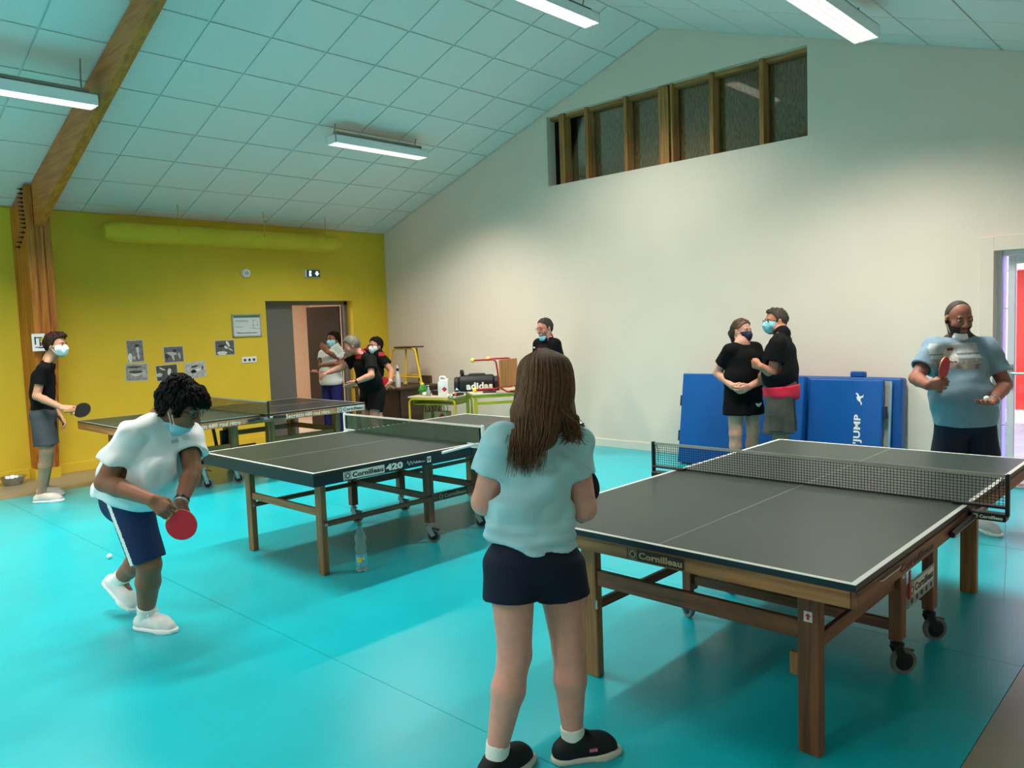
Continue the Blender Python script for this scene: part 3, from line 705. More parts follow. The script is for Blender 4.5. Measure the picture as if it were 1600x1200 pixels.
for s in (-1, 1):
    y = s * 0.91
    ps = MB().box(-0.010, 0.010, y - 0.008, y + 0.008, 0.73, 0.915).build('net_post', m_hub, t3, 0.003)
    MB().box(-0.016, 0.016, min(y, s * 0.70), max(y, s * 0.70), 0.7608, 0.771).build('clamp_arm', m_hub, ps, 0.002)
    MB().tube([(-0.17, s * 0.785, 0.715), (-0.07, s * 0.80, 0.727), (0.0, s * 0.82, 0.733), (0.08, s * 0.80, 0.727), (0.27, s * 0.785, 0.717)], 0.017, 8).build('clamp_bar', m_hub, ps)
    MB().box(-0.05, 0.05, min(y, s * 0.77), max(y, s * 0.77), 0.722, 0.742).build('clamp_body', m_zinc, ps, 0.003)
def FL(px, py, z=0.0):
    d = CF + (px - 800) / FPX * CR - (py - 600) / FPX * CU
    return CO + d * ((z - CO[2]) / d[2])
# ------------------------------------------------------------------ things on the yellow wall
YF = YW - 0.001
m_paper = mat('photo paper', (196, 196, 194), rough=0.6, var=0.05)
def photo(x0, x1, z0, z1, tilt, label, tone, blobs):
    """black and white print: sheet, printed ground and the pale and dark shapes on it"""
    w, h = x1 - x0, z1 - z0
    t = thing('wall_photo', label, 'photo', ((x0 + x1) / 2, YF - 0.001, (z0 + z1) / 2), 0, 'black and white photos on the yellow wall')
    R = np.array([math.cos(tilt), 0, math.sin(tilt)]); U = np.array([-math.sin(tilt), 0, math.cos(tilt)])
    plate((0, 0, 0), R, U, w, h, 0.002, m_paper, t, 'sheet')
    g = mat('print ground %d' % tone, (tone, tone, tone), rough=0.6, var=0.35, vs=26)
    plate((0, -0.0021, 0), R, U, w * 0.94, h * 0.93, 0.0006, g, t, 'print')
    for bx, bz, rx, rz, rot, c in blobs:
        P = []
        for k in range(14):
            a = 2 * math.pi * k / 14; u = rx * math.cos(a) * (1 + 0.12 * math.sin(3 * a)); v = rz * math.sin(a)
            P.append(((bx + u * math.cos(rot) - v * math.sin(rot)) * w, (bz + (u * math.sin(rot) + v * math.cos(rot)) * w / h) * h))
        poly_plate(P, (0, -0.0028, 0), R, U, 0.0005, mat('print tone %d' % c, (c, c, c), rough=0.6, var=0.1, vs=40), t, 'printed_shape')
photo(3.86, 4.07, 1.325, 1.62, 0.02, 'upright grey photo, topmost at the left end of the wall prints', 120, [(0.12, 0.24, .12, .1, 0, 60), (0.14, 0.05, .09, .24, 0, 205), (0.16, -.22, .07, .22, 0.1, 200), (-0.34, -0.28, .13, .3, 0, 225), (-0.1, -0.3, .08, .12, 0, 190)])
photo(3.82, 4.11, 1.08, 1.31, -0.02, 'grey photo directly below the upright one', 150, [(-0.05, 0.02, .3, .07, 0, 80), (-0.05, -0.12, .22, .08, 0, 205), (-0.1, 0.3, .3, .05, 0, 70), (0.3, -0.1, .12, .2, .4, 180)])
photo(4.33, 4.60, 1.295, 1.515, 0.01, 'dark grey photo alone in the upper middle of the prints', 105, [(-0.1, 0.05, .26, .08, -.1, 190), (-0.05, -.18, .05, .18, .3, 200), (0.28, -.1, .05, .16, .2, 185), (0.05, 0.22, .1, .07, 0, 50), (-0.35, -.1, .1, .14, 0, 60)])
photo(4.21, 4.505, 1.055, 1.27, 0.04, 'darkest photo with a curled corner in the lower row', 78, [(0.1, 0.05, .08, .16, -.3, 215), (-0.2, 0.25, .16, .035, -.5, 200), (-0.36, -0.1, .14, .09, 0, 190)])
photo(4.60, 4.90, 1.06, 1.285, 0.09, 'pale photo tilted upward at the right of the lower row', 178, [(-0.02, 0.22, .18, .05, .1, 60), (-0.1, -.08, .13, .08, 0, 50), (0.05, -.02, .28, .05, .1, 225), (0.33, 0.05, .05, .09, -.4, 80)])
photo(5.05, 5.345, 1.355, 1.57, 0.0, 'dark photo hanging alone below the framed plan', 92, [(0.05, 0.02, .12, .06, -.6, 215), (0.16, 0.24, .06, .16, .5, 225), (-0.15, 0.12, .2, .06, .1, 40), (-0.15, -.36, .25, .1, 0, 215), (0.28, -.14, .13, .035, -.6, 200)])

fp = thing('evacuation_plan', 'framed white plan with green heading beside the grey door', 'plan', (5.552, YF, 1.77))
m_alu = mat('aluminium frame', (176, 182, 180), rough=0.35, metal=0.7, var=0.05)
f = MB(); f.box(-0.225, 0.225, -0.02, 0, -0.165, -0.148); f.box(-0.225, 0.225, -0.02, 0, 0.148, 0.165); f.box(-0.225, -0.208, -0.02, 0, -0.165, 0.165); f.box(0.208, 0.225, -0.02, 0, -0.165, 0.165)
f.build('frame', m_alu, fp, 0.002)
plate((0, -0.006, 0), (1, 0, 0), (0, 0, 1), 0.416, 0.296, 0.002, mat('plan paper', (214, 222, 222), rough=0.4, var=0.03), fp, 'sheet')
m_pg = mat('green heading', (70, 120, 98), rough=0.5, var=0.05); m_pl = mat('plan ink', (90, 100, 104), rough=0.5, var=0.0)
plate((0, -0.0082, 0.128), (1, 0, 0), (0, 0, 1), 0.41, 0.03, 0.001, m_pg, fp, 'heading')
for x, z, w_, h_ in ((-0.08, 0.07, 0.2, 0.006), (-0.06, 0.055, 0.16, 0.004), (-0.12, -0.02, 0.12, 0.006), (0.1, 0.02, 0.004, 0.12), (0.13, 0.0, 0.1, 0.004), (0.16, -0.05, 0.12, 0.004), (0.17, 0.03, 0.004, 0.08), (0.08, -0.04, 0.09, 0.004), (0.0, -0.11, 0.3, 0.012), (-0.15, -0.1, 0.06, 0.006), (0.12, 0.075, 0.06, 0.004)):
    plate((x, -0.0082, z), (1, 0, 0), (0, 0, 1), w_, h_, 0.0008, m_pl, fp, 'plan_line')
so = thing('wall_socket', 'white triple power socket beside the grey door', 'socket', (5.556, YF, 1.268))
MB().box(-0.117, 0.117, -0.012, 0, -0.045, 0.045).build('face_plate', m_white, so, 0.004)
for x in (-0.07, 0, 0.07):
    k = MB().lathe([(0.022, 0), (0.022, 0.003)], (x, -0.0125, -0.004), (0, -1, 0), 18).build('outlet', mat('socket well', (150, 148, 140), rough=0.5), so)
    MB().lathe([(0.016, 0), (0.016, 0.001)], (x, -0.016, 0.002), (0, -1, 0), 14).build('outlet_well', m_black, k)
sm = thing('alarm_sounder', 'round white alarm sounder high on the yellow wall', 'alarm', (5.58, YF, 2.527))
MB().lathe([(0.066, 0), (0.066, 0.03), (0.058, 0.05), (0.04, 0.055)], (0, 0, 0), (0, -1, 0), 24).build('body', m_white, sm, 0, 1, True)
MB().lathe([(0.03, 0), (0.028, 0.008), (0.01, 0.012)], (0, -0.054, 0), (0, -1, 0), 18).build('grille', mat('sounder grille', (180, 182, 182), rough=0.4), sm)
ex = thing('exit_sign', 'small lit exit sign with white pictograms above the grey door', 'sign', (6.68, YF, 2.545))
MB().box(-0.13, 0.13, -0.05, 0, -0.06, 0.06).build('box', m_white, ex, 0.004)
MB().box(-0.11, 0.125, -0.053, -0.05, -0.055, 0.055).build('screen', mat('exit green', (24, 60, 52), rough=0.3, emit=0.15, ecol=(20, 110, 80)), ex)
m_pic = mat('exit pictogram', (230, 250, 250), rough=0.4, emit=1.6, ecol=(215, 245, 250))
poly_plate([(-0.6, -0.9), (0.3, -0.9), (0.3, -0.5), (0.1, 0.2), (0.45, 0.5), (0.2, 0.9), (-0.5, 0.9), (-0.5, 0.1)], (-0.045, -0.0532, 0), (1, 0, 0), (0, 0, 1), 0.001, m_pic, ex, 'runner_pictogram', 0.045)
poly_plate([(-0.4, 0.8), (0.4, 0.8), (0.4, 0.1), (0.95, 0.1), (0, -0.9), (-0.95, 0.1), (-0.4, 0.1)], (0.07, -0.0532, 0), (1, 0, 0), (0, 0, 1), 0.001, m_pic, ex, 'arrow_pictogram', 0.042)
ca = thing('wall_card', 'white card with coloured blocks fixed to the timber post behind the teenager', 'card', (2.69, 10.028, 1.635), 0.0)
plate((0, -0.004, 0), (1, 0, 0), (-0.03, 0, 1), 0.135, 0.2, 0.008, m_white, ca, 'board', 0.003)
for x, z, w_, h_, c in ((-0.035, 0.02, 0.014, 0.09, (20, 20, 24)), (0.0, 0.055, 0.075, 0.012, (20, 20, 24)), (0.03, 0.03, 0.03, 0.036, (222, 190, 60)), (0.012, 0.0, 0.012, 0.09, (20, 20, 24)), (0.035, -0.03, 0.034, 0.016, (190, 30, 40)), (-0.02, -0.055, 0.04, 0.012, (190, 30, 40)), (0.03, -0.01, 0.034, 0.012, (20, 20, 24)), (0.02, -0.06, 0.05, 0.014, (30, 50, 130))):
    plate((x, -0.0125, z), (1, 0, 0), (-0.03, 0, 1), w_, h_, 0.001, mat('card block %d%d' % (c[0], c[2]), c, rough=0.5), ca, 'block')
bo = thing('metal_bowl', 'round steel bowl on the floor by the yellow wall', 'bowl', (2.40, 10.36, 0))
MB().lathe([(0.085, 0.0), (0.09, 0.004), (0.128, 0.085), (0.14, 0.09), (0.14, 0.094), (0.124, 0.09), (0.085, 0.012), (0.01, 0.01)], (0, 0, 0), (0, 0, 1), 28).build('basin', m_steel, bo, 0, 1, True)

# ------------------------------------------------------------------ gym mats leaning on the cream wall
m_mat = mat('blue vinyl', (10, 84, 158), rough=0.38, var=0.06, vs=3, bump=0.05, bs=60)
m_mat2 = mat('deep blue vinyl', (14, 78, 150), rough=0.4, var=0.06, vs=3)
m_strap = mat('navy strap', (12, 28, 70), rough=0.7, var=0.05)
m_foam = mat('grey foam edge', (150, 146, 136), rough=0.9, var=0.12, vs=20)
def leaning(name, label, y0, y1, h, x_bot, x_top, th, m, bevel=0.015):
    """slab leaning back on the wall; local z runs up the face, local -x is the face"""
    ang = math.atan2(x_top - x_bot, h); L = math.hypot(h, x_top - x_bot)
    t = thing(name, label, 'mat', (x_bot, (y0 + y1) / 2, 0.0)); t.rotation_euler = (0, ang, 0)
    hw = (y1 - y0) / 2
    MB().box(0, th, -hw, hw, th * math.sin(ang) + 0.002, L).build('cover', m, t, bevel, 3, True)
    return t, hw, L
g1, hw, L = leaning('gym_mat', 'large blue gym mat standing behind the couple, leftmost', 3.27, 4.68, 1.02, 7.58, 7.74, 0.1, m_mat)
for z in (0.72, 0.32): MB().box(0.03, 0.07, hw - 0.002, hw + 0.035, z - 0.06, z + 0.06).build('handle_strap', m_strap, g1, 0.004)
MB().box(0.035, 0.06, hw - 0.004, hw + 0.002, 0.06, 0.98).build('zip_strip', m_strap, g1)
g2, hw, L = leaning('gym_mat', 'blue gym mat with white lettering up its right side', 2.53, 3.25, 0.985, 7.70, 7.80, 0.06, m_mat)
# lettering reads upwards
text("O'JUMP", (-0.0015, -hw + 0.20 + 0.02, 0.455), (0, 0, 1), (0, 1, 0), 0.385, m_inkw, g2, height=0.085, bold=0.03)
P = [(-1, -0.2), (-0.5, -0.1), (-0.2, 0.3), (0.2, 0.5), (0.55, 0.35), (0.8, 0.65), (0.95, 0.5), (0.75, 0.2), (0.4, 0.05), (0.5, -0.4), (0.75, -0.55), (0.3, -0.5), (0.1, -0.1), (-0.3, -0.15), (-0.6, -0.35)]
poly_plate(P, (-0.0015, -hw + 0.21, 0.80), (0, 0, 1), (0, 1, 0), 0.001, m_inkw, g2, 'leaping_mark', 0.065)
MB().box(0.0, 0.05, -hw - 0.035, -hw + 0.002, 0.62, 0.74).build('handle_strap', m_strap, g2, 0.004)
g3, hw, L = leaning('gym_mat', 'thin grey edged mat between the blue mats', 2.48, 3.26, 0.97, 7.785, 7.885, 0.04, m_foam, 0.004)
MB().box(-0.004, 0.012, -hw - 0.004, -hw + 0.01, 0.05, L).build('piping', mat('pale blue piping', (120, 170, 214), rough=0.5), g3)
g4, hw, L = leaning('gym_mat', 'thick dark blue crash mat at the back against the wall', 2.40, 4.3, 1.0, 7.87, 7.94, 0.15, m_mat2, 0.03)
MB().box(0.02, 0.1, -hw + 0.36, -hw + 0.5, L - 0.004, L + 0.055).build('handle_strap', m_mat2, g4, 0.012)

# ------------------------------------------------------------------ desks and clutter in the far corner
m_ytube = mat('yellow tube lacquer', (222, 178, 22), rough=0.35, var=0.04)
m_gtube = mat('lime yellow lacquer', (182, 176, 26), rough=0.35, var=0.04)
m_dtop = mat('beige laminate', (206, 192, 160), rough=0.4, var=0.04)
m_umber = wood('dark veneer', (74, 50, 34), (48, 30, 20), 'x')
m_tball = mat('tennis ball foot', (226, 218, 96), rough=0.8, var=0.06)
# dark veneered cabinet desk
dk = thing('teacher_desk', 'dark brown wooden desk in the far corner', 'desk', (7.62, 9.72, 0))
MB().box(-0.42, 0.44, -0.50, 0.72, 0.715, 0.75).build('desk_top', m_umber, dk, 0.004)
MB().box(-0.38, -0.36, -0.46, 0.68, 0.16, 0.715).build('modesty_panel', m_umber, dk)
for y in (-0.47, 0.67): MB().box(-0.38, 0.40, y, y + 0.03, 0.0, 0.715).build('side_panel', m_umber, dk, 0.003)
plate((-0.3805, 0.02, 0.56), (0, -1, 0), (0, 0, 1), 0.07, 0.1, 0.001, mat('blue sticker', (60, 120, 160), rough=0.5), dk, 'sticker')
plate((-0.3805, 0.46, 0.55), (0, -1, 0), (0.1, 0.3, 1), 0.16, 0.24, 0.001, mat('kraft scrap', (120, 92, 64), rough=0.7), dk, 'paper_scrap')
def rbend(pts, r=0.06, n=5):
    """polyline with rounded corners"""
    P = [np.asarray(p, float) for p in pts]; out = [P[0]]
    for i in range(1, len(P) - 1):
        a, b, c = P[i - 1], P[i], P[i + 1]; u = (a - b) / np.linalg.norm(a - b); v = (c - b) / np.linalg.norm(c - b)
        for k in range(n + 1):
            t = k / n; out.append((1 - t) ** 2 * (b + u * r) + 2 * t * (1 - t) * b + t * t * (b + v * r))
    return out + [P[-1]]
# low desk with bent yellow tube ends
d1_ = thing('school_desk', 'low school desk on bent yellow tube, cluttered', 'desk', (7.356, 8.469, 0), 0.293)
MB().box(-0.25, 0.25, -0.40, 0.40, 0.640, 0.662).build('desk_top', m_dtop, d1_, 0.003)
for x in (-0.235, 0.235):
    MB().tube(rbend([(x, -0.385, 0), (x, -0.385, 0.625), (x, 0.385, 0.625), (x, 0.385, 0)], 0.08), 0.016, 10).build('leg_loop', m_ytube, d1_, 0, 1, True)
MB().tube([(0.23, -0.36, 0.3), (0.23, 0.36, 0.3)], 0.012, 8).build('stretcher', m_ytube, d1_)
MB().box(-0.2, 0.2, -0.34, 0.34, 0.54, 0.556).build('book_shelf', m_gtube, d1_)
for y in (-0.34, 0.33): MB().box(-0.2, 0.2, y, y + 0.012, 0.54, 0.64).build('shelf_side', m_gtube, d1_)
# second desk, square tube, turned away from the wall
D2Z = 0.75; D2A = -0.571
def D2(a, b, z=0.0): return (6.97 + a * math.cos(D2A) - b * math.sin(D2A), 7.37 + a * math.sin(D2A) + b * math.cos(D2A), z)
d2_ = thing('school_desk', 'school desk with square lime yellow legs under the sports bag', 'desk', (6.97, 7.37, 0), D2A)
MB().box(0, 0.90, 0, 0.68, D2Z - 0.022, D2Z).build('desk_top', m_dtop, d2_, 0.003)
MB().box(0.02, 0.88, 0.015, 0.045, D2Z - 0.062, D2Z - 0.022).build('rail', m_gtube, d2_, 0.002)
MB().box(0.02, 0.88, 0.635, 0.665, D2Z - 0.062, D2Z - 0.022).build('rail', m_gtube, d2_, 0.002)
MB().box(0.02, 0.05, 0.045, 0.635, D2Z - 0.062, D2Z - 0.022).build('end_rail', m_gtube, d2_, 0.002)
MB().box(0.05, 0.85, 0.025, 0.045, 0.60, 0.635).build('cross_rail', m_gtube, d2_, 0.002)
for x in (0.04, 0.86):
    for y in (0.035, 0.645): MB().box(x - 0.02, x + 0.02, y - 0.02, y + 0.02, 0, D2Z - 0.062).build('leg', m_gtube, d2_, 0.003)
# upturned yellow stool with tennis-ball feet: seat down on nothing, feet on the desk
st = thing('tube_stool', 'yellow tube stool frame with tennis ball feet on the dark desk', 'stool', (7.72, 9.56, 0.75))
zt = 0.58
for sy in (-1, 1):
    MB().tube(rbend([(-0.16, sy * 0.44, 0.03), (-0.13, sy * 0.27, zt), (-0.13, 0, zt)], 0.07), 0.016, 10).build('leg', m_ytube, st, 0, 1, True)
    MB().ball((-0.16, sy * 0.445, 0.033), 0.033, 12).build('ball_foot', m_tball, st, 0, 1, True)
for x, y in ((-0.10, 0.03), (0.16, -0.04)):
    MB().tube([(x, y, 0.03), (x * 0.6, y, zt)], 0.016, 10).build('leg', m_ytube, st, 0, 1, True)
    MB().ball((x, y, 0.033), 0.033, 12).build('ball_foot', m_tball, st, 0, 1, True)
MB().tube([(-0.155, -0.41, 0.14), (-0.155, 0.41, 0.14)], 0.012, 8).tube([(-0.15, 0.40, 0.15), (0.1, 0.0, 0.15), (-0.15, -0.40, 0.15)], 0.012, 8).build('stretcher', m_ytube, st)
MB().box(-0.16, 0.10, -0.22, 0.22, zt + 0.012, zt + 0.03).build('seat', m_umber, st, 0.006)
MB().box(0.14, 0.2, -0.26, 0.0, 0.02, 0.14).build('foot_pad', m_umber, st)
# spray bottle
sp = thing('spray_bottle', 'slim white bottle with dark blue cap on the dark desk', 'bottle', (7.34, 9.42, 0.75))
MB().lathe([(0.038, 0), (0.04, 0.01), (0.036, 0.15), (0.02, 0.22), (0.016, 0.25)], (0, 0, 0), (0, 0, 1), 18).build('body', mat('milky plastic', (214, 216, 222), rough=0.35), sp, 0, 1, True)
MB().lathe([(0.018, 0.25), (0.02, 0.255), (0.02, 0.285), (0.012, 0.29)], (0, 0, 0), (0, 0, 1), 14).build('cap', mat('dark blue cap', (24, 26, 70), rough=0.4), sp)
MB().lathe([(0.012, 0.29), (0.014, 0.325), (0.004, 0.33)], (0, 0, 0), (0, 0, 1), 12).build('nozzle', m_white, sp)
# green plastic bag
def crumple(name, label, cat, c, r, sz, m, seed):
    rnd = random.Random(seed); b = MB(); b.ball((0, 0, sz * r), r, 16, 1.0, 0.9, sz)
    b.v = [(x * (1 + rnd.uniform(-.22, .22)), y * (1 + rnd.uniform(-.22, .22)), max(0.0, z * (1 + rnd.uniform(-.15, .18)))) for x, y, z in b.v]
    o = b.build(name, m, None, 0, 1, False); o.location = c; return prop(o, label, cat)
m_gbag = mat('green plastic film', (40, 130, 44), rough=0.3, var=0.35, vs=14)
crumple('plastic_bag', 'crumpled green plastic bag on the low yellow desk', 'bag', (7.27, 8.756, 0.662), 0.072, 0.9, m_gbag, 3)
crumple('wipes_pack', 'small white crumpled pack beside the green bag', 'pack', (7.20, 8.63, 0.662), 0.042, 0.6, mat('white film', (226, 228, 224), rough=0.4, var=0.1), 5)
gb = thing('gel_bottle', 'small clear pump bottle on the low desk', 'bottle', (7.18, 8.52, 0.662))
MB().lathe([(0.03, 0), (0.033, 0.01), (0.033, 0.07), (0.014, 0.095), (0.012, 0.11)], (0, 0, 0), (0, 0, 1), 16).build('body', mat('clear gel', (190, 196, 196), rough=0.1, trans=0.6, var=0.0), gb, 0, 1, True)
MB().lathe([(0.012, 0.11), (0.012, 0.125), (0.004, 0.128), (0.004, 0.15), (0.012, 0.152), (0.012, 0.16)], (0, 0, 0), (0, 0, 1), 12).tube([(0, 0, 0.155), (-0.035, 0, 0.152)], 0.004, 6).build('pump', m_white, gb)
MB_ = MB(); bx = thing('black_box', 'small dark box behind the pump bottle', 'box', (7.37, 8.53, 0.662))
MB().box(-0.06, 0.06, -0.07, 0.07, 0, 0.06).build('body', m_black, bx, 0.004); MB().box(-0.062, 0.062, -0.072, 0.072, 0.06, 0.07).build('lid', mat('grey lid', (70, 70, 72), rough=0.5), bx, 0.003)
# jerrycan with hazard diamond
jc = thing('jerrycan', 'white plastic jerrycan with red hazard diamond', 'canister', (7.29, 8.32, 0.662), -0.8)
b = MB(); b.prism([(-0.075, 0), (0.075, 0), (0.075, 0.20), (0.05, 0.235), (-0.04, 0.235), (-0.075, 0.20)], 'y', -0.065, 0.065); b.build('body', mat('white canister plastic', (226, 228, 228), rough=0.4, var=0.03), jc, 0.014, 2, True)
MB().tube(rbend([(-0.05, 0, 0.225), (-0.045, 0, 0.275), (0.03, 0, 0.275), (0.04, 0, 0.225)], 0.02), 0.013, 8).build('grip', mat('white canister plastic', (226, 228, 228)), jc, 0, 1, True)
MB().lathe([(0.022, 0.0), (0.022, 0.025), (0.018, 0.028)], (0.055, 0.03, 0.22), (0, 0, 1), 14).build('cap', m_white, jc)
poly_plate([(0, 1), (1, 0), (0, -1), (-1, 0)], (0.02, -0.0655, 0.1), (1, 0, 0), (0, 0, 1), 0.001, m_inkr, jc, 'hazard_diamond', 0.038)
plate((-0.045, -0.0655, 0.1), (1, 0, 0), (0, 0, 1), 0.04, 0.1, 0.001, m_platew, jc, 'data_label')
# loose balls and tray on the low desk
for k, (x, y, c, lab) in enumerate(((701, 620.5, (238, 236, 226), 'white table tennis ball nearest the jerrycan on the low desk'), (706, 620.5, (236, 226, 190), 'cream table tennis ball on the low desk'), (712, 619, (232, 96, 24), 'orange table tennis ball on the low desk'), (709, 617.5, (238, 236, 226), 'white table tennis ball behind the orange one'))):
    o = MB().ball((0, 0, 0.02), 0.02, 12).build('tennis_ball', mat('ball colour %d' % c[2], c, rough=0.4), None, 0, 1, True); o.location = tuple(FL(x, y, 0.662))
    prop(o, lab, 'ball', 'loose balls on the low desk')
tr = thing('dark_tray', 'dark purple tray at the right end of the low desk', 'tray', (7.41, 8.175, 0.6625), 0.293)
b = MB(); b.box(-0.1, 0.1, -0.06, 0.03, 0, 0.004); b.box(-0.1, 0.1, -0.06, -0.055, 0, 0.03); b.box(-0.1, 0.1, 0.025, 0.03, 0, 0.03); b.box(-0.1, -0.095, -0.06, 0.03, 0, 0.03); b.box(0.095, 0.1, -0.06, 0.03, 0, 0.03)
b.build('shell', mat('plum plastic', (44, 28, 48), rough=0.4), tr)
# sports bag
bg = thing('sports_bag', 'black sports bag with white lettering on the lime yellow desk', 'bag', D2(0.16, 0.53, D2Z), 2.33)
m_bag = mat('black nylon', (20, 20, 23), rough=0.6, var=0.15, bump=0.3, bs=60)
pr_ = [(-0.14, 0.0), (0.14, 0.0), (0.15, 0.06), (0.14, 0.16), (0.09, 0.215), (-0.09, 0.215), (-0.14, 0.16), (-0.15, 0.06)]
MB().prism(pr_, 'x', -0.24, 0.24).build('body', m_bag, bg, 0.03, 3, True)
MB().prism([(y * 0.9, z * 0.9) for y, z in pr_], 'x', 0.24, 0.31).build('end_pocket', m_bag, bg, 0.025, 3, True)
MB().prism([(y * 0.9, z * 0.9) for y, z in pr_], 'x', -0.31, -0.24).build('end_pocket', m_bag, bg, 0.025, 3, True)
for y in (-0.07, 0.07):
    MB().tube(rbend([(-0.12, y * 1.9, 0.08), (-0.12, y, 0.23), (0.12, y, 0.23), (0.12, y * 1.9, 0.08)], 0.04), 0.01, 6).build('carry_strap', mat('grey webbing', (58, 60, 62), rough=0.8), bg, 0, 1, True)
MB().box(-0.2, 0.2, -0.006, 0.006, 0.213, 0.221).build('zip', mat('grey webbing', (58, 60, 62)), bg)
MB().lathe([(0.02, -0.016), (0.055, -0.012), (0.055, 0.012), (0.02, 0.016)], (0.20, 0.02, 0.255), (1, 0.3, 0), 18, 0.75, 1.5).build('racket_cover', m_bag, bg, 0, 1, True)
text('adidas', (-0.04, 0.151, 0.075), (-1, 0, 0), (0, 0, 1), 0.36, m_inkw, bg, height=0.1, bold=0.04)
poly_plate([(-1, -0.6), (-0.2, 0.9), (1, -0.6)], (0.27, 0.136, 0.04), (-1, 0, 0), (0, 0, 1), 0.001, m_inkw, bg, 'emblem', 0.025)
# things beside the chair
cp = thing('paper_roll', 'white paper roll on the lime yellow desk', 'roll', D2(0.66, 0.56, D2Z))
MB().lathe([(0.055, 0), (0.055, 0.2), (0.02, 0.2), (0.02, 0.19)], (0, 0, 0), (0, 0, 1), 20).build('roll', mat('tissue', (232, 230, 222), rough=0.9), cp, 0, 1, True)
gp = thing('green_carton', 'green carton behind the sports bag', 'carton', D2(0.80, 0.56, D2Z), -0.5)
MB().box(-0.05, 0.05, -0.09, 0.09, 0, 0.19).build('body', mat('carton green', (92, 146, 70), rough=0.6, var=0.2, vs=20), gp, 0.003); MB().box(-0.051, -0.05, -0.06, 0.06, 0.06, 0.13).build('label', m_white, gp)
# red school chair laid on its back on the desk
ch = thing('school_chair', 'red tube school chair with plywood seat lying on the lime yellow desk', 'chair', (7.40, 7.19, D2Z), 0.14)
m_rtube = mat('red tube lacquer', (178, 26, 34), rough=0.35, var=0.05)
m_ply = wood('plywood seat', (196, 138, 78), (168, 108, 54), 'z', 0.5, 0.4)
for x in (-0.17, 0.17):   # each side: foot - leg - seat - lower leg
    MB().tube(rbend([(x, 0.40, 0.43), (x, -0.02 + 0.04, 0.445), (x * 0.95, -0.03, 0.06), (x, 0.38, 0.035)], 0.06), 0.012, 10).build('leg_frame', m_rtube, ch, 0, 1, True)
    MB().ball((x, 0.405, 0.432), 0.033, 12).build('ball_foot', m_tball, ch, 0, 1, True)
    MB().ball((x, 0.39, 0.034), 0.033, 12).build('ball_foot', m_tball, ch, 0, 1, True)
    MB().tube([(x * 0.95, -0.03, 0.07), (x * 0.95, -0.14, 0.02), (x * 0.95, -0.42, 0.02)], 0.012, 8).build('back_upright', m_rtube, ch, 0, 1, True)
MB().box(-0.2, 0.2, -0.065, -0.05, 0.075, 0.44).build('seat', m_ply, ch, 0.006, 2)
MB().box(-0.19, 0.19, -0.40, -0.20, 0.034, 0.046).build('backrest', wood('plywood seat', (196, 138, 78), (168, 108, 54), 'y', 0.5, 0.4), ch, 0.004)
for x in (-0.17, 0.17): pass
rm = thing('remote_control', 'dark hand-held remote lying under the red chair', 'remote', D2(0.24, 0.09, D2Z), 0.9)
MB().box(-0.025, 0.025, -0.09, 0.09, 0, 0.02).build('body', m_black, rm, 0.006)
MB().box(-0.018, 0.018, -0.08, 0.02, 0.02, 0.022).build('keys', mat('pink keys', (190, 120, 130), rough=0.5), rm)
# kraft carrier bags under the low desk
def carrier(x, y, w, d, h, col, label, mark):
    t = thing('carrier_bag', label, 'bag', (x, y, 0), 0.25)
    m = mat('kraft paper %d' % col[0], col, rough=0.8, var=0.08)
    b = MB(); b.box(-d / 2, -d / 2 + 0.004, -w / 2, w / 2, 0, h); b.box(d / 2 - 0.004, d / 2, -w / 2, w / 2, 0, h); b.box(-d / 2, d / 2, -w / 2, -w / 2 + 0.004, 0, h); b.box(-d / 2, d / 2, w / 2 - 0.004, w / 2, 0, h); b.box(-d / 2, d / 2, -w / 2, w / 2, 0, 0.004)
    b.build('bag_body', m, t)
    for sx in (-1, 1):
        MB().tube(rbend([(sx * (d / 2 - 0.008), -0.06, h - 0.02), (sx * (d / 2 - 0.02), -0.06, h + 0.09), (sx * (d / 2 - 0.02), 0.06, h + 0.09), (sx * (d / 2 - 0.008), 0.06, h - 0.02)], 0.04), 0.006, 6).build('loop_handle', mat('pale cord', (206, 176, 130), rough=0.7), t)
    if mark: poly_plate([(0, 1), (1, 0), (0, -1), (-1, 0)], (-d / 2 - 0.0012, -0.03, h - 0.07), (0, -1, 0), (0, 0, 1), 0.001, m_inkr, t, 'printed_diamond', 0.055)
carrier(7.36, 8.44, 0.22, 0.12, 0.43, (188, 148, 104), 'kraft paper carrier bag with red diamond under the low desk', True)
carrier(7.30, 8.66, 0.14, 0.12, 0.42, (172, 136, 98), 'plain kraft paper carrier bag left of the red diamond one', False)

# ------------------------------------------------------------------ loose things on the hall floor
bt = thing('water_bottle', 'clear plastic bottle with yellow and blue label beside the middle table', 'bottle', (3.012, 4.362, 0))
m_pet = mat('clear bottle plastic', (214, 230, 228), rough=0.06, trans=0.88, var=0.0, ior=1.3)
MB().lathe([(0.03, 0.0), (0.037, 0.008), (0.038, 0.05), (0.037, 0.125), (0.036, 0.135), (0.041, 0.165), (0.031, 0.19), (0.040, 0.225), (0.036, 0.25), (0.018, 0.29), (0.0135, 0.30), (0.0135, 0.315)], (0, 0, 0), (0, 0, 1), 24).build('body', m_pet, bt, 0, 1, True)
lb = MB().lathe([(0.0375, 0.045), (0.0392, 0.046), (0.0392, 0.124), (0.0375, 0.125)], (0, 0, 0), (0, 0, 1), 24).build('label_wrap', mat('blue label', (90, 178, 206), rough=0.45, var=0.35, vs=40), bt, 0, 1, True)
Rv = np.array([0.66, -0.75, 0]); Zv = np.array([-0.75, -0.66, 0])
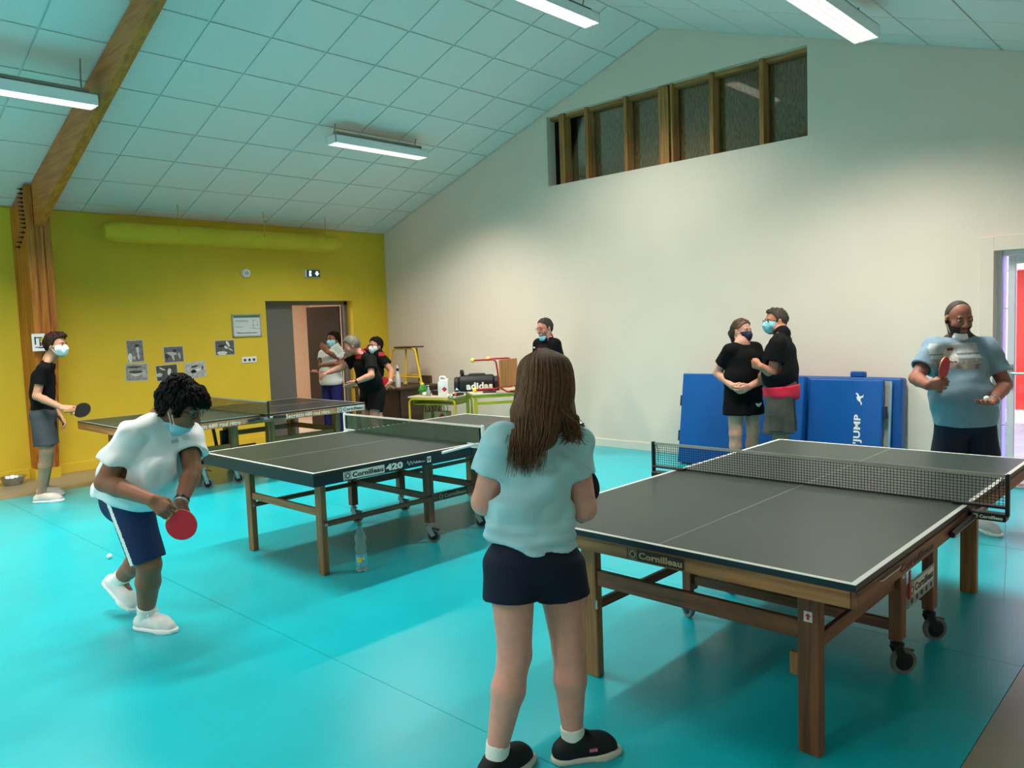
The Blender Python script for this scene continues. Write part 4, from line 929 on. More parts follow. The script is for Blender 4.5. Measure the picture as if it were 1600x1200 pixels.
poly_plate([(-.8, -1), (.8, -1), (.9, .2), (.5, 1), (-.5, 1), (-.9, .2)], Zv * 0.0372 + np.array([0, 0, 0.088]) - Rv * 0.004, Rv, (0, 0, 1), 0.003, mat('label yellow', (232, 206, 40), rough=0.5), lb, 'label_mark', 0.018)
poly_plate([(-.8, -1), (.8, -1), (.9, .2), (.5, 1), (-.5, 1), (-.9, .2)], Zv * 0.0345 + np.array([0, 0, 0.098]) + Rv * 0.022, Rv, (0, 0, 1), 0.003, mat('label yellow', (232, 206, 40)), lb, 'label_mark', 0.009)
MB().lathe([(0.015, 0.315), (0.016, 0.317), (0.016, 0.332), (0.013, 0.335)], (0, 0, 0), (0, 0, 1), 16).build('cap', mat('green cap', (30, 130, 90), rough=0.4), bt)
o = MB().ball((0, 0, 0.02), 0.02, 16).build('tennis_ball', mat('white celluloid', (240, 240, 232), rough=0.35), None, 0, 1, True); o.location = (2.006, 6.16, 0)
prop(o, 'white table tennis ball on the open teal floor', 'ball')
# ------------------------------------------------------------------ people: bodies and clothes as smooth blended solids
def nrm(v):
    v = np.asarray(v, float); return v / (np.linalg.norm(v) + 1e-12)

class Vol:
    """blended solid: primitives are sampled near themselves on a regular grid, then meshed"""
    def __init__(s, h): s.h = h; s.pr = []; s.post = []
    def rc(s, a, b, ra, rb, k=0.02, lat=None, sq=1.0, clip=(), grow=0.0):
        """tapered capsule; lat/sq widen the section along lat by sq; clip: list of (point, outward normal)"""
        a = np.asarray(a, float); b = np.asarray(b, float)
        s.pr.append(('rc', a, b, ra + grow, rb + grow, k, None if lat is None else nrm(lat), sq, clip)); return s
    def ell(s, c, ax, rad, k=0.02, clip=(), grow=0.0):
        s.pr.append(('el', np.asarray(c, float), ax, tuple(r + grow for r in rad), None, k, None, 1.0, clip)); return s
    def sub(s, c, ax, rad, k=0.006):
        s.pr.append(('sub', np.asarray(c, float), ax, rad, None, k, None, 1.0, ())); return s
    def carve(s, a, b, ra, rb, k=0.003):
        s.pr.append(('cv', np.asarray(a, float), np.asarray(b, float), ra, rb, k, None, 1.0, ())); return s
    def bounds(s):
        lo = np.full(3, 1e9); hi = -lo
        for p in s.pr:
            if p[0] == 'rc':
                m = max(p[3], p[4]) * max(1, p[7]); lo = np.minimum(lo, np.minimum(p[1], p[2]) - m); hi = np.maximum(hi, np.maximum(p[1], p[2]) + m)
            elif p[0] == 'el':
                m = max(p[3]); lo = np.minimum(lo, p[1] - m); hi = np.maximum(hi, p[1] + m)
        return lo - 0.03, hi + 0.03
    def field(s):
        h = s.h; lo, hi = s.bounds(); n = np.ceil((hi - lo) / h).astype(int) + 1
        F = np.full(n, 0.07, np.float32); s.lo = lo
        for p in s.pr:
            kind, a, b, ra, rb, k, lat, sq, clip = p
            if kind in ('rc', 'cv'):
                m = max(ra, rb) * max(1, sq) + 0.045; l = np.minimum(a, b) - m; u = np.maximum(a, b) + m
            else:
                rad = ra; m = max(rad) + 0.045; l = a - m; u = a + m
            i0 = np.maximum(np.floor((l - lo) / h).astype(int), 0); i1 = np.minimum(np.ceil((u - lo) / h).astype(int) + 1, n)
            if np.any(i1 <= i0): continue
            X = (lo[0] + h * np.arange(i0[0], i1[0])).astype(np.float32)[:, None, None]
            Y = (lo[1] + h * np.arange(i0[1], i1[1])).astype(np.float32)[None, :, None]
            Z = (lo[2] + h * np.arange(i0[2], i1[2])).astype(np.float32)[None, None, :]
            if kind in ('rc', 'cv'):
                dx, dy, dz = X - a[0], Y - a[1], Z - a[2]; ab = b - a
                if lat is not None and sq != 1.0:
                    q = (dx * lat[0] + dy * lat[1] + dz * lat[2]) * (1 - 1 / sq)
                    dx, dy, dz = dx - q * lat[0], dy - q * lat[1], dz - q * lat[2]
                    ab = ab - lat * (ab @ lat) * (1 - 1 / sq)
                L2 = float(ab @ ab) + 1e-9
                t = np.clip((dx * ab[0] + dy * ab[1] + dz * ab[2]) / L2, 0, 1)
                D = np.sqrt((dx - t * ab[0]) ** 2 + (dy - t * ab[1]) ** 2 + (dz - t * ab[2]) ** 2) - (ra + (rb - ra) * t)
            else:
                A = b; dx, dy, dz = X - a[0], Y - a[1], Z - a[2]
                q = [(dx * A[i][0] + dy * A[i][1] + dz * A[i][2]) / ra[i] for i in range(3)]
                k0 = np.sqrt(q[0] ** 2 + q[1] ** 2 + q[2] ** 2) + 1e-6
                k1 = np.sqrt((q[0] / ra[0]) ** 2 + (q[1] / ra[1]) ** 2 + (q[2] / ra[2]) ** 2) + 1e-6
                D = k0 * (k0 - 1) / k1
            for c, nn in clip:
                nn = nrm(nn); D = np.maximum(D, (X - c[0]) * nn[0] + (Y - c[1]) * nn[1] + (Z - c[2]) * nn[2])
            S = F[i0[0]:i1[0], i0[1]:i1[1], i0[2]:i1[2]]
            if kind in ('sub', 'cv'):
                hh = np.clip(0.5 - 0.5 * (S + D) / k, 0, 1); S[...] = S + (-D - S) * hh + k * hh * (1 - hh)
            else:
                hh = np.clip(0.5 + 0.5 * (S - D) / k, 0, 1); S[...] = S + (D - S) * hh - k * hh * (1 - hh)
        if s.post:
            X = (lo[0] + h * np.arange(n[0])).astype(np.float32)[:, None, None]
            Y = (lo[1] + h * np.arange(n[1])).astype(np.float32)[None, :, None]
            Z = (lo[2] + h * np.arange(n[2])).astype(np.float32)[None, None, :]
            for fn in s.post: F = fn(F, X, Y, Z).astype(np.float32)
        F[0] = F[-1] = 0.05; F[:, 0] = F[:, -1] = 0.05; F[:, :, 0] = F[:, :, -1] = 0.05
        return F
    def mesh(s, name='solid'):
        F = s.field(); h = s.h; lo = s.lo; ins = F < 0
        c = np.zeros(tuple(d - 1 for d in F.shape), np.uint8)
        for i in (0, 1):
            for j in (0, 1):
                for k in (0, 1):
                    c += ins[i:ins.shape[0] - 1 + i, j:ins.shape[1] - 1 + j, k:ins.shape[2] - 1 + k]
        act = (c > 0) & (c < 8); idx = np.full(c.shape, -1, np.int32); ci = np.argwhere(act); idx[act] = np.arange(len(ci))
        pos = np.zeros((len(ci), 3)); cnt = np.zeros(len(ci))
        cor = [(i, j, k) for i in (0, 1) for j in (0, 1) for k in (0, 1)]
        fv = {q: F[ci[:, 0] + q[0], ci[:, 1] + q[1], ci[:, 2] + q[2]] for q in cor}
        for q in cor:
            for ax in range(3):
                if q[ax]: continue
                r = list(q); r[ax] = 1; r = tuple(r); fa, fb = fv[q], fv[r]; m = (fa < 0) != (fb < 0)
                t = np.where(m, fa / np.where(m, fa - fb, 1), 0)
                p = np.tile(np.array(q, float), (len(ci), 1)); p[:, ax] += t; pos += p * m[:, None]; cnt += m
        V = lo + h * (ci + pos / cnt[:, None])
        quads = []
        for ax in range(3):
            a1, a2 = [(1, 2), (2, 0), (0, 1)][ax]
            s0 = [slice(None)] * 3; s1 = [slice(None)] * 3; s0[ax] = slice(0, -1); s1[ax] = slice(1, None)
            e = ins[tuple(s0)] != ins[tuple(s1)]; E = np.argwhere(e)
            E = E[(E[:, a1] > 0) & (E[:, a2] > 0)]
            def cell(o1, o2):
                q = E.copy(); q[:, a1] -= o1; q[:, a2] -= o2
                q = np.minimum(q, np.array(idx.shape) - 1); return idx[q[:, 0], q[:, 1], q[:, 2]]
            Q = np.stack([cell(1, 1), cell(0, 1), cell(0, 0), cell(1, 0)], 1)
            fl = ~ins[E[:, 0], E[:, 1], E[:, 2]]; Q[fl] = Q[fl][:, ::-1]; quads.append(Q)
        Q = np.concatenate(quads); Q = Q[(Q >= 0).all(1)]
        return grid_mesh(name, V, Q)

def grid_mesh(name, V, Q, smooth=True):
    me = bpy.data.meshes.new(name); nf, nc = Q.shape
    me.vertices.add(len(V)); me.vertices.foreach_set('co', np.asarray(V, np.float32).ravel())
    me.loops.add(nf * nc); me.loops.foreach_set('vertex_index', Q.astype(np.int32).ravel())
    me.polygons.add(nf); me.polygons.foreach_set('loop_start', np.arange(0, nf * nc, nc, dtype=np.int32))
    me.polygons.foreach_set('use_smooth', np.ones(nf, bool) if smooth else np.zeros(nf, bool))
    me.update(calc_edges=True); me.validate()
    return me

def patch(src, name, m, pred, off, parent):
    """printed or sewn-on area: the faces of a garment picked by pred, lifted off by a hair"""
    me = src.data; n = len(me.vertices)
    co = np.empty(n * 3, np.float32); me.vertices.foreach_get('co', co); co = co.reshape(-1, 3)
    no = np.empty(n * 3, np.float32); me.vertices.foreach_get('normal', no); no = no.reshape(-1, 3)
    nl = len(me.loops); lv = np.empty(nl, np.int32); me.loops.foreach_get('vertex_index', lv)
    ok = pred(co, no); Q = lv.reshape(-1, 4); Q = Q[ok[Q].all(1)]
    if len(Q) == 0: return None
    lab = np.arange(n)                                  # keep the largest connected piece
    while True:
        mn = lab[Q].min(1); new = lab.copy(); np.minimum.at(new, Q.ravel(), np.repeat(mn, 4)); new = new[new]
        if (new == lab).all(): break
        lab = new
    fl_lab = lab[Q[:, 0]]; ids, cn = np.unique(fl_lab, return_counts=True); Q = Q[fl_lab == ids[cn.argmax()]]
    u, inv = np.unique(Q, return_inverse=True)
    return link(name, grid_mesh(name, co[u] + no[u] * off, inv.reshape(Q.shape)), m, parent)

def folds(amp, seed, fr=26.0, dirv=None, stretch=0.35, lim=0.006):
    """soft creases for cloth"""
    rs = np.random.RandomState(seed); W = []
    for _ in range(5):
        d = nrm(rs.randn(3))
        if dirv is not None: d = nrm(d - stretch * 2 * np.asarray(dirv) * (d @ np.asarray(dirv)))
        W.append((d * fr * rs.uniform(0.5, 1.5), rs.uniform(0, 6.28), rs.uniform(0.5, 1)))
    def fn(F, X, Y, Z):
        n = 0
        for i, (d, ph, w) in enumerate(W):
            q = d[0] * X + d[1] * Y + d[2] * Z + ph
            d2 = W[(i + 1) % 5][0]; n = n + w * np.sin(q + 1.2 * np.sin(0.6 * (d2[0] * Y + d2[1] * Z + d2[2] * X)))
        return F + np.minimum(amp * n * np.float32(0.4), np.float32(lim))
    return fn

SKIN = {}
def skin(name, rgb): return mat('skin ' + name, rgb, rough=0.5, var=0.05, vs=30, sss=0.12, spec=0.35)

# ---- head: local axes f (face), u (up), l (left)
def head_prims(v, C, f, u, hs, neck, nr=0.055, grow=0.0, ears=True, detail=True):
    f = nrm(f); u = nrm(u - f * (u @ f)); l = np.cross(u, f); ax = (l, f, u)
    def P(x, y, z): return C + hs * (x * l + y * f + z * u)
    v.ell(P(0, -0.012, 0.022), ax, (0.076 * hs, 0.098 * hs, 0.094 * hs), 0.02, grow=grow)
    v.ell(P(0, 0.028, -0.042), ax, (0.058 * hs, 0.062 * hs, 0.072 * hs), 0.03, grow=grow)
    v.ell(P(0, 0.062, -0.098), ax, (0.026 * hs, 0.022 * hs, 0.018 * hs), 0.02, grow=grow)
    for s in (-1, 1): v.ell(P(s * 0.038, 0.052, -0.032), ax, (0.026 * hs, 0.03 * hs, 0.03 * hs), 0.02, grow=grow)
    if detail:
        v.rc(P(-0.034, 0.078, 0.02), P(0.034, 0.078, 0.02), 0.011 * hs, 0.011 * hs, 0.012, grow=grow)
        for s in (-1, 1): v.sub(P(s * 0.031, 0.106, 0.001), ax, (0.018 * hs, 0.016 * hs, 0.011 * hs), 0.012)
        v.rc(P(0, 0.090, 0.004), P(0, 0.112, -0.032), 0.008 * hs, 0.013 * hs, 0.008, grow=grow)
        for s in (-1, 1): v.ell(P(s * 0.012, 0.100, -0.036), ax, (0.009 * hs,) * 3, 0.006, grow=grow)
        v.rc(P(-0.018, 0.086, -0.064), P(0.018, 0.086, -0.064), 0.0085 * hs, 0.0085 * hs, 0.008, grow=grow)
        v.rc(P(-0.015, 0.083, -0.077), P(0.015, 0.083, -0.077), 0.0085 * hs, 0.0085 * hs, 0.008, grow=grow)
    if ears:
        for s in (-1, 1): v.ell(P(s * 0.079, -0.004, -0.008), (nrm(l + 0.35 * s * f * -1), nrm(f + 0.35 * s * l), u), (0.010 * hs, 0.021 * hs, 0.033 * hs), 0.006, grow=grow)
    v.rc(P(0, -0.022, -0.05), neck, nr, nr * 1.12, 0.03, grow=grow)
    return P, ax

def hand_prims(v, w, d, n, thumb, L=0.18, curl=0.5, thumb_in=0.5, spread=0.1, k=0.008, curls=None, fat=1.0):
    """w wrist, d towards the fingers, n the way the palm faces, thumb = direction of the thumb side"""
    d = nrm(d); n = nrm(n - d * (n @ d)); s = np.cross(d, n)
    if s @ np.asarray(thumb, float) < 0: s = -s
    q = L / 0.18
    for i in range(4):
        off = (0.030 - 0.020 * i) * q; kn = w + d * (0.088 - 0.006 * abs(i - 1)) * q + s * off
        v.rc(w + s * off * 0.55, kn, 0.017 * q * fat, 0.0125 * q * fat, k * 1.6)
        a = kn; ang = 0.0; c = (curls[i] if curls is not None else curl)
        dd = nrm(d + s * spread * (1.5 - i) * 0.5)
        for j, fl in enumerate((0.044, 0.027, 0.021)):
            ang += c * (0.75, 1.0, 0.7)[j]
            e = a + (dd * math.cos(ang) + n * math.sin(ang)) * fl * q * (0.92, 1.02, 0.97, 0.8)[i]
            v.rc(a, e, (0.0098, 0.0088, 0.008)[j] * q * fat, (0.009, 0.0082, 0.0072)[j] * q * fat, 0.004); a = e
    b0 = w + d * 0.022 * q + s * 0.024 * q; t1 = b0 + nrm(d * 0.75 + s * (0.85 - 0.55 * thumb_in) + n * 0.55 * thumb_in) * 0.042 * q
    t2 = t1 + nrm(d * 0.85 + s * (0.35 - 0.6 * thumb_in) + n * 0.5 * thumb_in) * 0.032 * q
    t3 = t2 + nrm(d * 0.85 + s * (0.15 - 0.7 * thumb_in) + n * 0.45 * thumb_in) * 0.024 * q
    v.rc(b0, t1, 0.016 * q * fat, 0.0125 * q * fat, k); v.rc(t1, t2, 0.0115 * q * fat, 0.0105 * q * fat, 0.005); v.rc(t2, t3, 0.0105 * q * fat, 0.0085 * q * fat, 0.005)

def mixp(a, b, t): return np.asarray(a) * (1 - t) + np.asarray(b) * t

def paddle(c, up, nface, col_front, col_back, label, R=0.0765):
    """bat: c = blade centre, up = handle to tip, nface = where the front rubber looks"""
    up = nrm(up); z = nrm(np.asarray(nface) - up * (np.asarray(nface) @ up)); x = np.cross(up, z)
    t = thing('table_tennis_bat', label, 'bat'); t.matrix_world = Matrix(((x[0], up[0], z[0], c[0]), (x[1], up[1], z[1], c[1]), (x[2], up[2], z[2], c[2]), (0, 0, 0, 1)))
    def disc(r, h, cut=None):
        P = []
        for k in range(36):
            a = 2 * math.pi * k / 36; px, py = r * 0.98 * math.cos(a), r * 1.04 * math.sin(a)
            if cut is not None: py = max(py, cut)
            P.append((px, py))
        return P
    MB().prism(disc(R, 0), 'z', -0.003, 0.003).build('blade', wood('bat ply', (196, 160, 110), (170, 130, 84), 'y', 2), t)
    MB().prism(disc(R * 0.99, 0, -R * 0.82), 'z', 0.003, 0.0065).build('rubber', col_front, t)
    MB().prism(disc(R * 0.99, 0, -R * 0.82), 'z', -0.0065, -0.003).build('rubber', col_back, t)
    MB().prism([(-0.013, -R * 0.8), (-0.012, -R - 0.05), (-0.016, -R - 0.098), (0.016, -R - 0.098), (0.012, -R - 0.05), (0.013, -R * 0.8)], 'z', -0.011, 0.011).build('handle', wood('bat handle', (170, 120, 74), (130, 84, 48), 'y', 2), t, 0.004, 2)
    return t
m_rubr = mat('red rubber', (188, 22, 44), rough=0.5, var=0.04); m_rubk = mat('black rubber', (12, 13, 15), rough=0.6, var=0.08, spec=0.2)
m_eye = mat('eye white', (150, 136, 128), rough=0.2, var=0.0); m_iris = mat('dark iris', (30, 20, 16), rough=0.15, var=0.0)
m_rubg = mat('dark grey rubber', (52, 52, 54), rough=0.5, var=0.05)

def make_person(S):
    """S: joints (world points), sizes, garments; returns the person Empty"""
    J = {k: np.asarray(v, float) for k, v in S['J'].items()}; h = S.get('h', 0.008); b = S.get('b', 1.0); H = S['head']
    org = np.array([(J['ankL'][0] + J['ankR'][0]) / 2, (J['ankL'][1] + J['ankR'][1]) / 2, 0.0])
    root = thing('person', S['label'], 'person', tuple(org))
    def loc(o): o.location = tuple(-org); return o      # meshes are made in world space
    ms = skin(S['name'], S['skin'])
    lat = nrm(J['shR'] - J['shL']); hlat = nrm(J['hipR'] - J['hipL']); sw = np.linalg.norm(J['shR'] - J['shL'])
    r = dict(chest=0.105, waist=0.098, hip=0.112, thigh=0.082, knee=0.057, calf=0.056, ank=0.037, uarm=0.05, elb=0.040, wri=0.027, neck=0.054)
    r.update(S.get('r', {})); fat = lambda q: r[q] * b
    csq = S.get('csq', 1.45); hsq = S.get('hsq', 1.40)
    mid = lambda p, q, t=0.5: mixp(J[p], J[q], t)
    chest = J['chest']; belly = J['belly']; pel = J['pel']
    # --- skin body
    V = Vol(h)
    def torso(v, g=0.0, low=True, clip=()):
        v.rc(chest, belly, fat('chest') + g, fat('waist') + g, 0.04, lat, csq, clip)
        if low: v.rc(belly, pel, fat('waist') + g, fat('hip') + g, 0.05, nrm(lat + hlat), (csq + hsq) / 2, clip)
        for s in ('L', 'R'):
            v.rc(J['sh' + s], mixp(J['neck'], chest, 0.35), fat('uarm') * 0.95 + g, 0.055 * b + g, 0.035, clip=clip)
            v.rc(J['sh' + s], mixp(J['neck'], H['c'], 0.25 if g < 0 else 0.06), 0.036 * b + max(g, 0) * 0.5, 0.032 * b + max(g, 0) * 0.2, 0.03, clip=clip)
    torso(V, -0.012)
    for s in ('L', 'R'):
        V.rc(J['sh' + s], J['el' + s], fat('uarm'), fat('elb'), 0.02)
        fm = mixp(J['el' + s], J['wr' + s], 0.3)
        V.rc(J['el' + s], fm, fat('elb'), fat('elb') * 1.03, 0.012); V.rc(fm, J['wr' + s], fat('elb') * 1.03, fat('wri'), 0.012)
        V.rc(J['hip' + s], J['kn' + s], fat('thigh'), fat('knee'), 0.02)
        cd = S.get('calf_back', np.array([0, 0, 0.0]))
        cm = mixp(J['kn' + s], J['an' + 'k' + s], 0.33) + np.asarray(cd)
        V.rc(J['kn' + s], cm, fat('knee') * 0.97, fat('calf'), 0.02); V.rc(cm, J['ank' + s], fat('calf'), fat('ank'), 0.02)
        V.rc(J['ank' + s], mixp(J['ank' + s], J['toe' + s], 0.55) - np.array([0, 0, 0.004]), 0.032, 0.022, 0.02)
        hd = S['hand' + s]; hand_prims(V, J['wr' + s], hd['d'], hd['n'], hd['t'], L=S.get('hl', 0.18), curl=hd.get('curl', 0.4), thumb_in=hd.get('ti', 0.5), curls=hd.get('curls'), fat=hd.get('fat', 1.0))
    HP, ax = head_prims(V, H['c'], np.asarray(H['f'], float), np.asarray(H['u'], float), H.get('s', 1.0), J['neck'], fat('neck') if 'neck' in S.get('r', {}) else 0.054, ears=H.get('ears', True))
    body = loc(link('body', V.mesh('body'), ms, root))
    l, f, u = ax; hs = H.get('s', 1.0)
    # --- eyes, brows
    if H.get('eyes', True):
        for s in (-1, 1):
            e = MB(); c = HP(s * 0.031, 0.079, 0.001); e.ball(c, 0.0125 * hs, 12)
            eo = loc(e.build('eye', m_eye, root, 0, 1, True))
            g = nrm(f + 0.12 * H.get('look', 0) * l - H.get('down', 0.0) * u)
            MB().lathe([(0.0066 * hs, 0), (0.005 * hs, 0.0016)], c + g * 0.0116 * hs, g, 12).build('iris', m_iris, eo)
            P = [HP(s * (0.014 + 0.011 * k), 0.091 - 0.0035 * k * k * 0.6, 0.021 + 0.004 * math.sin(k * 0.9)) for k in range(4)]
            loc(MB().tube(P, [0.003, 0.005, 0.0045, 0.002], 6).build('eyebrow', S['hairmat'], root, 0, 1, True))
    # --- hair
    hr = H.get('hair')
    if hr:
        hv = Vol(hr.get('h', h)); head_prims(hv, H['c'], np.asarray(H['f'], float), np.asarray(H['u'], float), hs, HP(0, -0.03, -0.07), 0.03, grow=hr['t'], ears=False, detail=False)
        for (q0, q1, ra, rb) in hr.get('extra', []): hv.rc(HP(*q0), HP(*q1), ra, rb, 0.025)
        cc = np.asarray(H['c'], float)
        line = hr.get('line', [(-0.2, -0.075), (-0.06, -0.06), (-0.02, -0.02), (0.02, 0.0), (0.035, 0.052), (0.06, 0.078), (0.12, 0.09)])
        amp, fr, sd = hr.get('amp', 0.004), hr.get('fr', 60), hr.get('seed', 1)
        nf = folds(amp, sd, fr)
        def cut(F, X, Y, Z):
            dx, dy, dz = X - cc[0], Y - cc[1], Z - cc[2]
            y = (dx * f[0] + dy * f[1] + dz * f[2]) / hs; z = (dx * u[0] + dy * u[1] + dz * u[2]) / hs
            zm = np.interp(y, [q[0] for q in line], [q[1] for q in line]).astype(np.float32)
            G = nf(F, X, Y, Z)
            return np.maximum(G, (zm - z) * hs)
        hv.post = [cut]
        ho = loc(link('hair', hv.mesh('hair'), S['hairmat'], root))
        if hr.get('locks', 160):       # short locks lying over the hair
            nl_ = hr.get('locks', 160); me = ho.data; co = np.empty(len(me.vertices) * 3, np.float32); me.vertices.foreach_get('co', co); co = co.reshape(-1, 3)
            no = np.empty_like(co.ravel()); me.vertices.foreach_get('normal', no); no = no.reshape(-1, 3)
            rs = np.random.RandomState(sd + 40); q = co - cc; ok = np.where((no * q).sum(1) > 0.03)[0]
            pick = ok[rs.randint(0, len(ok), nl_)]; crown = HP(0, hr.get('crown', -0.04), 0.14); lk = MB(); ll, lw, wv = hr.get('ll', 0.035), hr.get('lw', 0.0035), hr.get('wave', 0.0)
            for i in pick:
                n3 = no[i]; t3_ = co[i] - crown; t3_ = nrm(t3_ - n3 * (t3_ @ n3) + 0.15 * rs.randn(3) * 0.05); b3 = np.cross(n3, t3_); l1 = ll * rs.uniform(0.6, 1.3); ph = rs.uniform(0, 6.28)
                P = [co[i] + t3_ * l1 * (k / 4 - 0.5) + n3 * (lw * 0.5 + 0.25 * lw * math.sin(math.pi * k / 4) - (k / 4 - 0.5) ** 2 * l1 * l1 * 5) + b3 * wv * math.sin(ph + k * 1.4) for k in range(5)]
                lk.tube(P, [lw * 0.4, lw, lw, lw * 0.8, lw * 0.15], 5, False)
            lo_ = lk.build('hair_locks', S['hairmat'], ho); lo_['kind'] = 'stuff'
            for p in lo_.data.polygons: p.use_smooth = True
    # --- mask
    mk = H.get('mask')
    if mk:
        mv = Vol(min(h, 0.006)); c0 = np.asarray(H['c'], float)
        head_prims(mv, c0, np.asarray(H['f'], float), np.asarray(H['u'], float), hs, HP(0, -0.03, -0.12), 0.04, grow=0.006, ears=False)
        mc = HP(*mk.get('at', (0, 0.075, -0.05))); mr = mk.get('r', (0.07, 0.07, 0.055))
        mv.ell(HP(*mk.get('bulge', (0, 0.088, -0.05))), ax, tuple(q * hs for q in mk.get('br', (0.04, 0.03, 0.045))), 0.02)
        def mcut(F, X, Y, Z):
            dx, dy, dz = X - mc[0], Y - mc[1], Z - mc[2]
            x = np.abs(dx * l[0] + dy * l[1] + dz * l[2]) / hs; y = (dx * f[0] + dy * f[1] + dz * f[2]) / hs; z = np.abs(dx * u[0] + dy * u[1] + dz * u[2]) / hs
            t = np.maximum(np.maximum(x - mr[0], -y - mr[1] * 0.62), z - mr[2] + 0.25 * np.maximum(0, -y))
            return np.maximum(F, t * hs)
        mv.post = [mcut]
        mo = loc(link('face_mask', mv.mesh('face_mask'), mk['m'], root))
        for s in (-1, 1):
            zz = mk.get('at', (0, 0.075, -0.05))[2]
            st = MB()
            for dz in (0.032, -0.03): st.tube([HP(s * 0.062, 0.036, zz + dz), HP(s * 0.078, 0.012, 0.4 * (zz + dz) - 0.004), HP(s * 0.086, -0.012, 0.02 * (1 if dz > 0 else -1) - 0.008)], 0.0022, 5)
            st.build('ear_loop', mk.get('ms', m_white), mo)
    # --- glasses
    if H.get('glasses'):
        gm = H['glasses']; gl = MB()
        for s in (-1, 1):
            P = [HP(s * (0.034 + 0.024 * math.cos(a)), 0.107 - 0.01 * abs(math.cos(a)) * (1 if math.cos(a) > 0 else 0), 0.0 + 0.016 * math.sin(a)) for a in np.linspace(0, 2 * math.pi, 15)]
            gl.tube(P, 0.0018, 5); gl.tube([HP(s * 0.058, 0.098, 0.006), HP(s * 0.08, 0.03, 0.008), HP(s * 0.084, -0.01, 0.0)], 0.0018, 5)
        gl.tube([HP(-0.012, 0.106, 0.004), HP(0, 0.112, 0.006), HP(0.012, 0.106, 0.004)], 0.0016, 5)
        loc(gl.build('glasses', gm, root))
    # --- shirt
    sh = S['shirt']; g = sh.get('g', 0.016)
    def shirt_vol(g, hemp, slv, nk=True):
        v = Vol(sh.get('h', h)); hn = nrm(pel - belly) if 'hemn' not in sh else nrm(sh['hemn'])
        clip = [(hemp, hn)]
        torso(v, g, True, clip)
        if sh.get('flare'):
            v.rc(belly, mixp(belly, pel, 1.1), fat('waist') + g, fat('hip') + g + sh['flare'], 0.05, nrm(lat + hlat), (csq + hsq) / 2, clip)
        for e in sh.get('extra', []): v.rc(e[0], e[1], e[2], e[3], 0.05, lat, e[4] if len(e) > 4 else 1.2, clip)
        for s in ('L', 'R'):
            a, e = J['sh' + s], J['el' + s]; end = mixp(a, e, slv); d = nrm(e - a)
            v.rc(a, mixp(a, e, slv + 0.15), fat('uarm') + g, fat('uarm') + g + sh.get('sf', 0.008), 0.025, clip=[(end, d)])
        v.post = [folds(sh.get('amp', 0.004), sh.get('seed', 3), sh.get('fr', 22))]
        if sh.get('bunch'):           # cloth gathered above the hem
            bh, ba = sh['bunch']
            def bf(F, X, Y, Z):
                q = -((X - hemp[0]) * hn[0] + (Y - hemp[1]) * hn[1] + (Z - hemp[2]) * hn[2]) + 0.012 * np.sin(9 * X + 4) + 0.010 * np.sin(14 * Y)
                return F + np.float32(ba) * np.sin(q * 2 * np.pi / 0.042) * np.clip(1 - q / bh, 0, 1)
            v.post.append(bf)
        for s in ('L', 'R'):
            a, e = J['sh' + s], J['el' + s]; end = mixp(a, e, slv); d = nrm(e - a)
            v.carve(end - d * 0.03, end + d * 0.05, fat('uarm') - 0.002, fat('uarm') + g + sh.get('sf', 0.008) - 0.009, 0.003)
        if nk:
            v.carve(J['neck'] + nrm(H['c'] - J['neck']) * 0.012, mixp(J['neck'], H['c'], 0.8), 0.066 * b * sh.get('nr', 1.0), 0.085, 0.006)
        return v
    hem = np.asarray(sh['hem'], float) if 'hem' in sh else mixp(pel, belly, -0.15)
    so = loc(link('shirt', shirt_vol(g, hem, sh.get('sl', 0.62)).mesh('shirt'), sh['m'], root))
    if sh.get('collar'):
        ck = Vol(min(h, 0.006)); nd = nrm(H['c'] - J['neck']); ck.rc(J['neck'] - nd * 0.005, J['neck'] + nd * 0.05, 0.078 * b, 0.068 * b, 0.01, clip=[(J['neck'] + nd * 0.042, nd)])
        ck.carve(J['neck'], J['neck'] + nd * 0.09, 0.062 * b, 0.064 * b, 0.003)
        loc(link('collar', ck.mesh('collar'), sh['collar'], root))
    # --- second layer showing below the shirt
    if 'under' in S:
        un = S['under']; uv = Vol(h); uh = np.asarray(un['hem'], float); ut = np.asarray(un['top'], float); hn = nrm(pel - belly)
        uv.rc(belly, mixp(belly, pel, 1.25), fat('waist') + un['g'], fat('hip') + un['g'], 0.03, nrm(lat + hlat), (csq + hsq) / 2, [(uh, nrm(un.get('n', hn))), (ut, -hn)])
        uv.post = [folds(0.004, 8, 30)]
        loc(link('undershirt', uv.mesh('undershirt'), un['m'], root))
    # --- shorts / trousers
    tr = S['legs']; tv = Vol(tr.get('h', h)); g2 = tr.get('g', 0.014); ln = tr['len']
    tv.rc(mixp(belly, pel, 0.45), pel, fat('waist') + g2 * 0.4, fat('hip') + g2, 0.03, hlat, hsq, [(mixp(belly, pel, 0.4), belly - pel)])
    for s in ('L', 'R'):
        a, e = J['hip' + s], J['kn' + s]
        if ln <= 1.0:
            end = mixp(a, e, ln); d = nrm(e - a); rr = fat('thigh') + g2
            cl = [(end, nrm(d + np.asarray(tr.get('hemtilt', (0, 0, 0)))))] + tr.get('cut', [])
            tv.rc(a, mixp(a, e, ln + 0.1), rr, rr * (1 - 0.16 * ln) + tr.get('fl', 0.012), 0.03, clip=cl)
        else:
            tv.rc(a, e, fat('thigh') + g2, fat('knee') + g2 * 1.3, 0.03); e2 = mixp(e, J['ank' + s], ln - 1)
            tv.rc(e, e2, fat('knee') + g2 * 1.3, fat('ank') + g2 * 1.6, 0.02, clip=[(e2, e2 - e)])
    tv.post = [folds(tr.get('amp', 0.004), tr.get('seed', 5), 24)]
